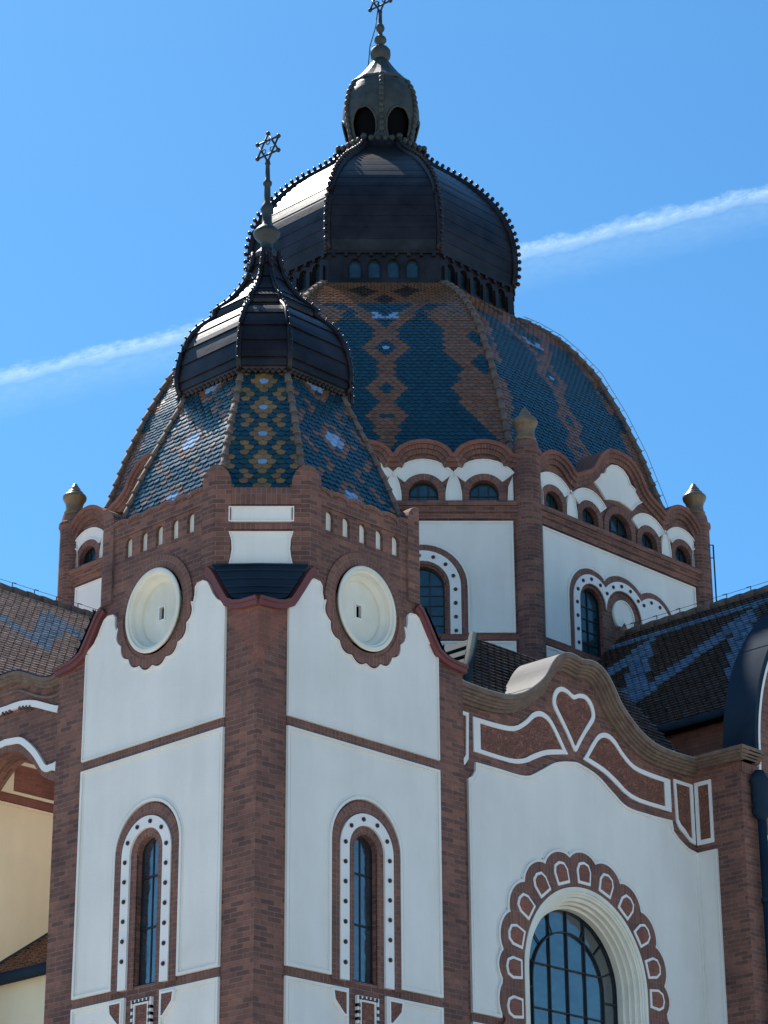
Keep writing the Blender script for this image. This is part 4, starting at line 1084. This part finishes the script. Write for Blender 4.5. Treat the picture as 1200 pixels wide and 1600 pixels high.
# lightning rod at the far corner of the drum
rod = MB(); p = Vector((CX + 7.62 * cos(math.radians(-22.5 + 0)), CY + 7.62 * sin(math.radians(-22.5)), 0))
q = Vector((CX + oring[6][0] * 7.75, CY + oring[6][1] * 7.75, 0)); d = Vector((1, -1, 0)).normalized()
rod.tube([q + d * -.06 + Vector((0, 0, 19.6)), q + d * -.06 + Vector((0, 0, 21.9))], .018, 6); rod.tube([q + d * -.3 + Vector((0, 0, 21.6)), q + d * -.06 + Vector((0, 0, 21.6))], .012, 5)
rod.tube([q + d * -.06 + Vector((0, 0, 20.4)), q + d * -.3 + Vector((0, 0, 20.4))], .012, 5); rod.tube([q + d * -.06 + Vector((0, 0, 21.9)), q + d * -.18 + Vector((0, 0, 21.9))], .012, 5)
tag(rod.build('lightning_rod', 'iron'), 'thin metal rod standing beside the rightmost brick shaft of the drum', 'rod')
# ground
mb = MB(); mb.poly([(-900, -900, 0), (900, -900, 0), (900, 900, 0), (-900, 900, 0)]); g = mb.build('ground', 'ground'); g['kind'] = 'structure'

#==================================================================== LIGHT, SKY, CAMERA
S = Vector((.13, .58, .80)).normalized()
elev = math.asin(S.z); azr = math.atan2(S.x, S.y)
sl = bpy.data.lights.new('sun', 'SUN'); sl.energy = 4.2; sl.angle = math.radians(.53); sl.color = (1, .95, .87)
so_ = bpy.data.objects.new('sun', sl); COL.objects.link(so_); so_.rotation_euler = S.to_track_quat('Z', 'Y').to_euler()
wd = bpy.data.worlds.new('World'); SC.world = wd; wd.use_nodes = True; nt = wd.node_tree; nt.nodes.clear(); L = nt.links
outn = N(nt, 'ShaderNodeOutputWorld'); bg = N(nt, 'ShaderNodeBackground'); bg.inputs['Strength'].default_value = .11
sky = N(nt, 'ShaderNodeTexSky'); sky.sky_type = 'NISHITA'; sky.sun_disc = False; sky.sun_elevation = elev; sky.sun_rotation = azr
sky.altitude = 100; sky.air_density = 1.0; sky.dust_density = .5; sky.ozone_density = 2.0
tc = N(nt, 'ShaderNodeTexCoord'); gen = tc.outputs['Generated']
def dotn(v):
    n = N(nt, 'ShaderNodeVectorMath', operation='DOT_PRODUCT'); L.new(gen, n.inputs[0]); n.inputs[1].default_value = v; return n.outputs['Value']
def math_(op, a, b=None, c=None, clamp=False):
    n = N(nt, 'ShaderNodeMath', operation=op, use_clamp=clamp)
    for i, x in enumerate((a, b, c)):
        if x is None: continue
        if hasattr(x, 'is_linked'): L.new(x, n.inputs[i])
        else: n.inputs[i].default_value = x
    return n.outputs[0]
dist = dotn((.48131, .14884, -.86382)); along = dotn((.60209, -.77235, .2024))
cb = N(nt, 'ShaderNodeCombineXYZ'); L.new(math_('MULTIPLY', along, 60.), cb.inputs[0]); L.new(math_('MULTIPLY', dist, 130.), cb.inputs[1])
n1 = noise(nt, cb.outputs[0], 1.0, 6, .62)
# the trail: sharper upper edge, feathered below (positive dist is below)
nf = noise(nt, cb.outputs[0], 3.4, 6, .68)
dd = math_('ADD', dist, math_('MULTIPLY', math_('SUBTRACT', n1, .5), .0075))
dd = math_('ADD', dd, math_('MULTIPLY', math_('SUBTRACT', nf, .5), .0045))
dd = math_('ADD', dd, .0010)
up_ = math_('SUBTRACT', 1.0, math_('DIVIDE', math_('ABSOLUTE', dd), .0037), clamp=True)
lowd = math_('SUBTRACT', 1.0, math_('DIVIDE', math_('ABSOLUTE', math_('SUBTRACT', dd, .006)), .011), clamp=True)
core_ = math_('MULTIPLY', math_('POWER', up_, .8), math_('ADD', -.12, math_('MULTIPLY', nf, 1.65)))
mask = math_('ADD', math_('MULTIPLY', core_, .54), math_('MULTIPLY', math_('MULTIPLY', lowd, nf), .24), clamp=True)
tint = mixc(nt, 1, sky.outputs[0], (.335, .69, .885), 'MULTIPLY')
mx = mixc(nt, mask, tint, (4.2, 5.6, 6.4)); L.new(mx, bg.inputs['Color']); L.new(bg.outputs[0], outn.inputs['Surface'])

cd = bpy.data.cameras.new('camera'); cam = bpy.data.objects.new('camera', cd); COL.objects.link(cam); SC.camera = cam
yaw, pit, roll = math.radians(44.1124428), math.radians(22.44006226), math.radians(-.3477431)
f = Vector((cos(yaw) * cos(pit), sin(yaw) * cos(pit), sin(pit))); r = Vector((sin(yaw), -cos(yaw), 0)); u = r.cross(f)
Rr = r * cos(roll) + u * sin(roll); Uu = -r * sin(roll) + u * cos(roll)
m = Matrix.Identity(4)
for i in range(3): m[i][0] = Rr[i]; m[i][1] = Uu[i]; m[i][2] = -f[i]
m.translation = Vector((-23.125, -24.924, 1.6)); cam.matrix_world = m
cd.sensor_fit = 'HORIZONTAL'; cd.sensor_width = 36; cd.lens = 3968.01 / 1200 * 36; cd.clip_end = 5000
SC.view_settings.view_transform = 'Standard'; SC.view_settings.look = 'None'; SC.view_settings.exposure = 0.78; SC.view_settings.gamma = 1
SC.render.resolution_x, SC.render.resolution_y = 768, 1024
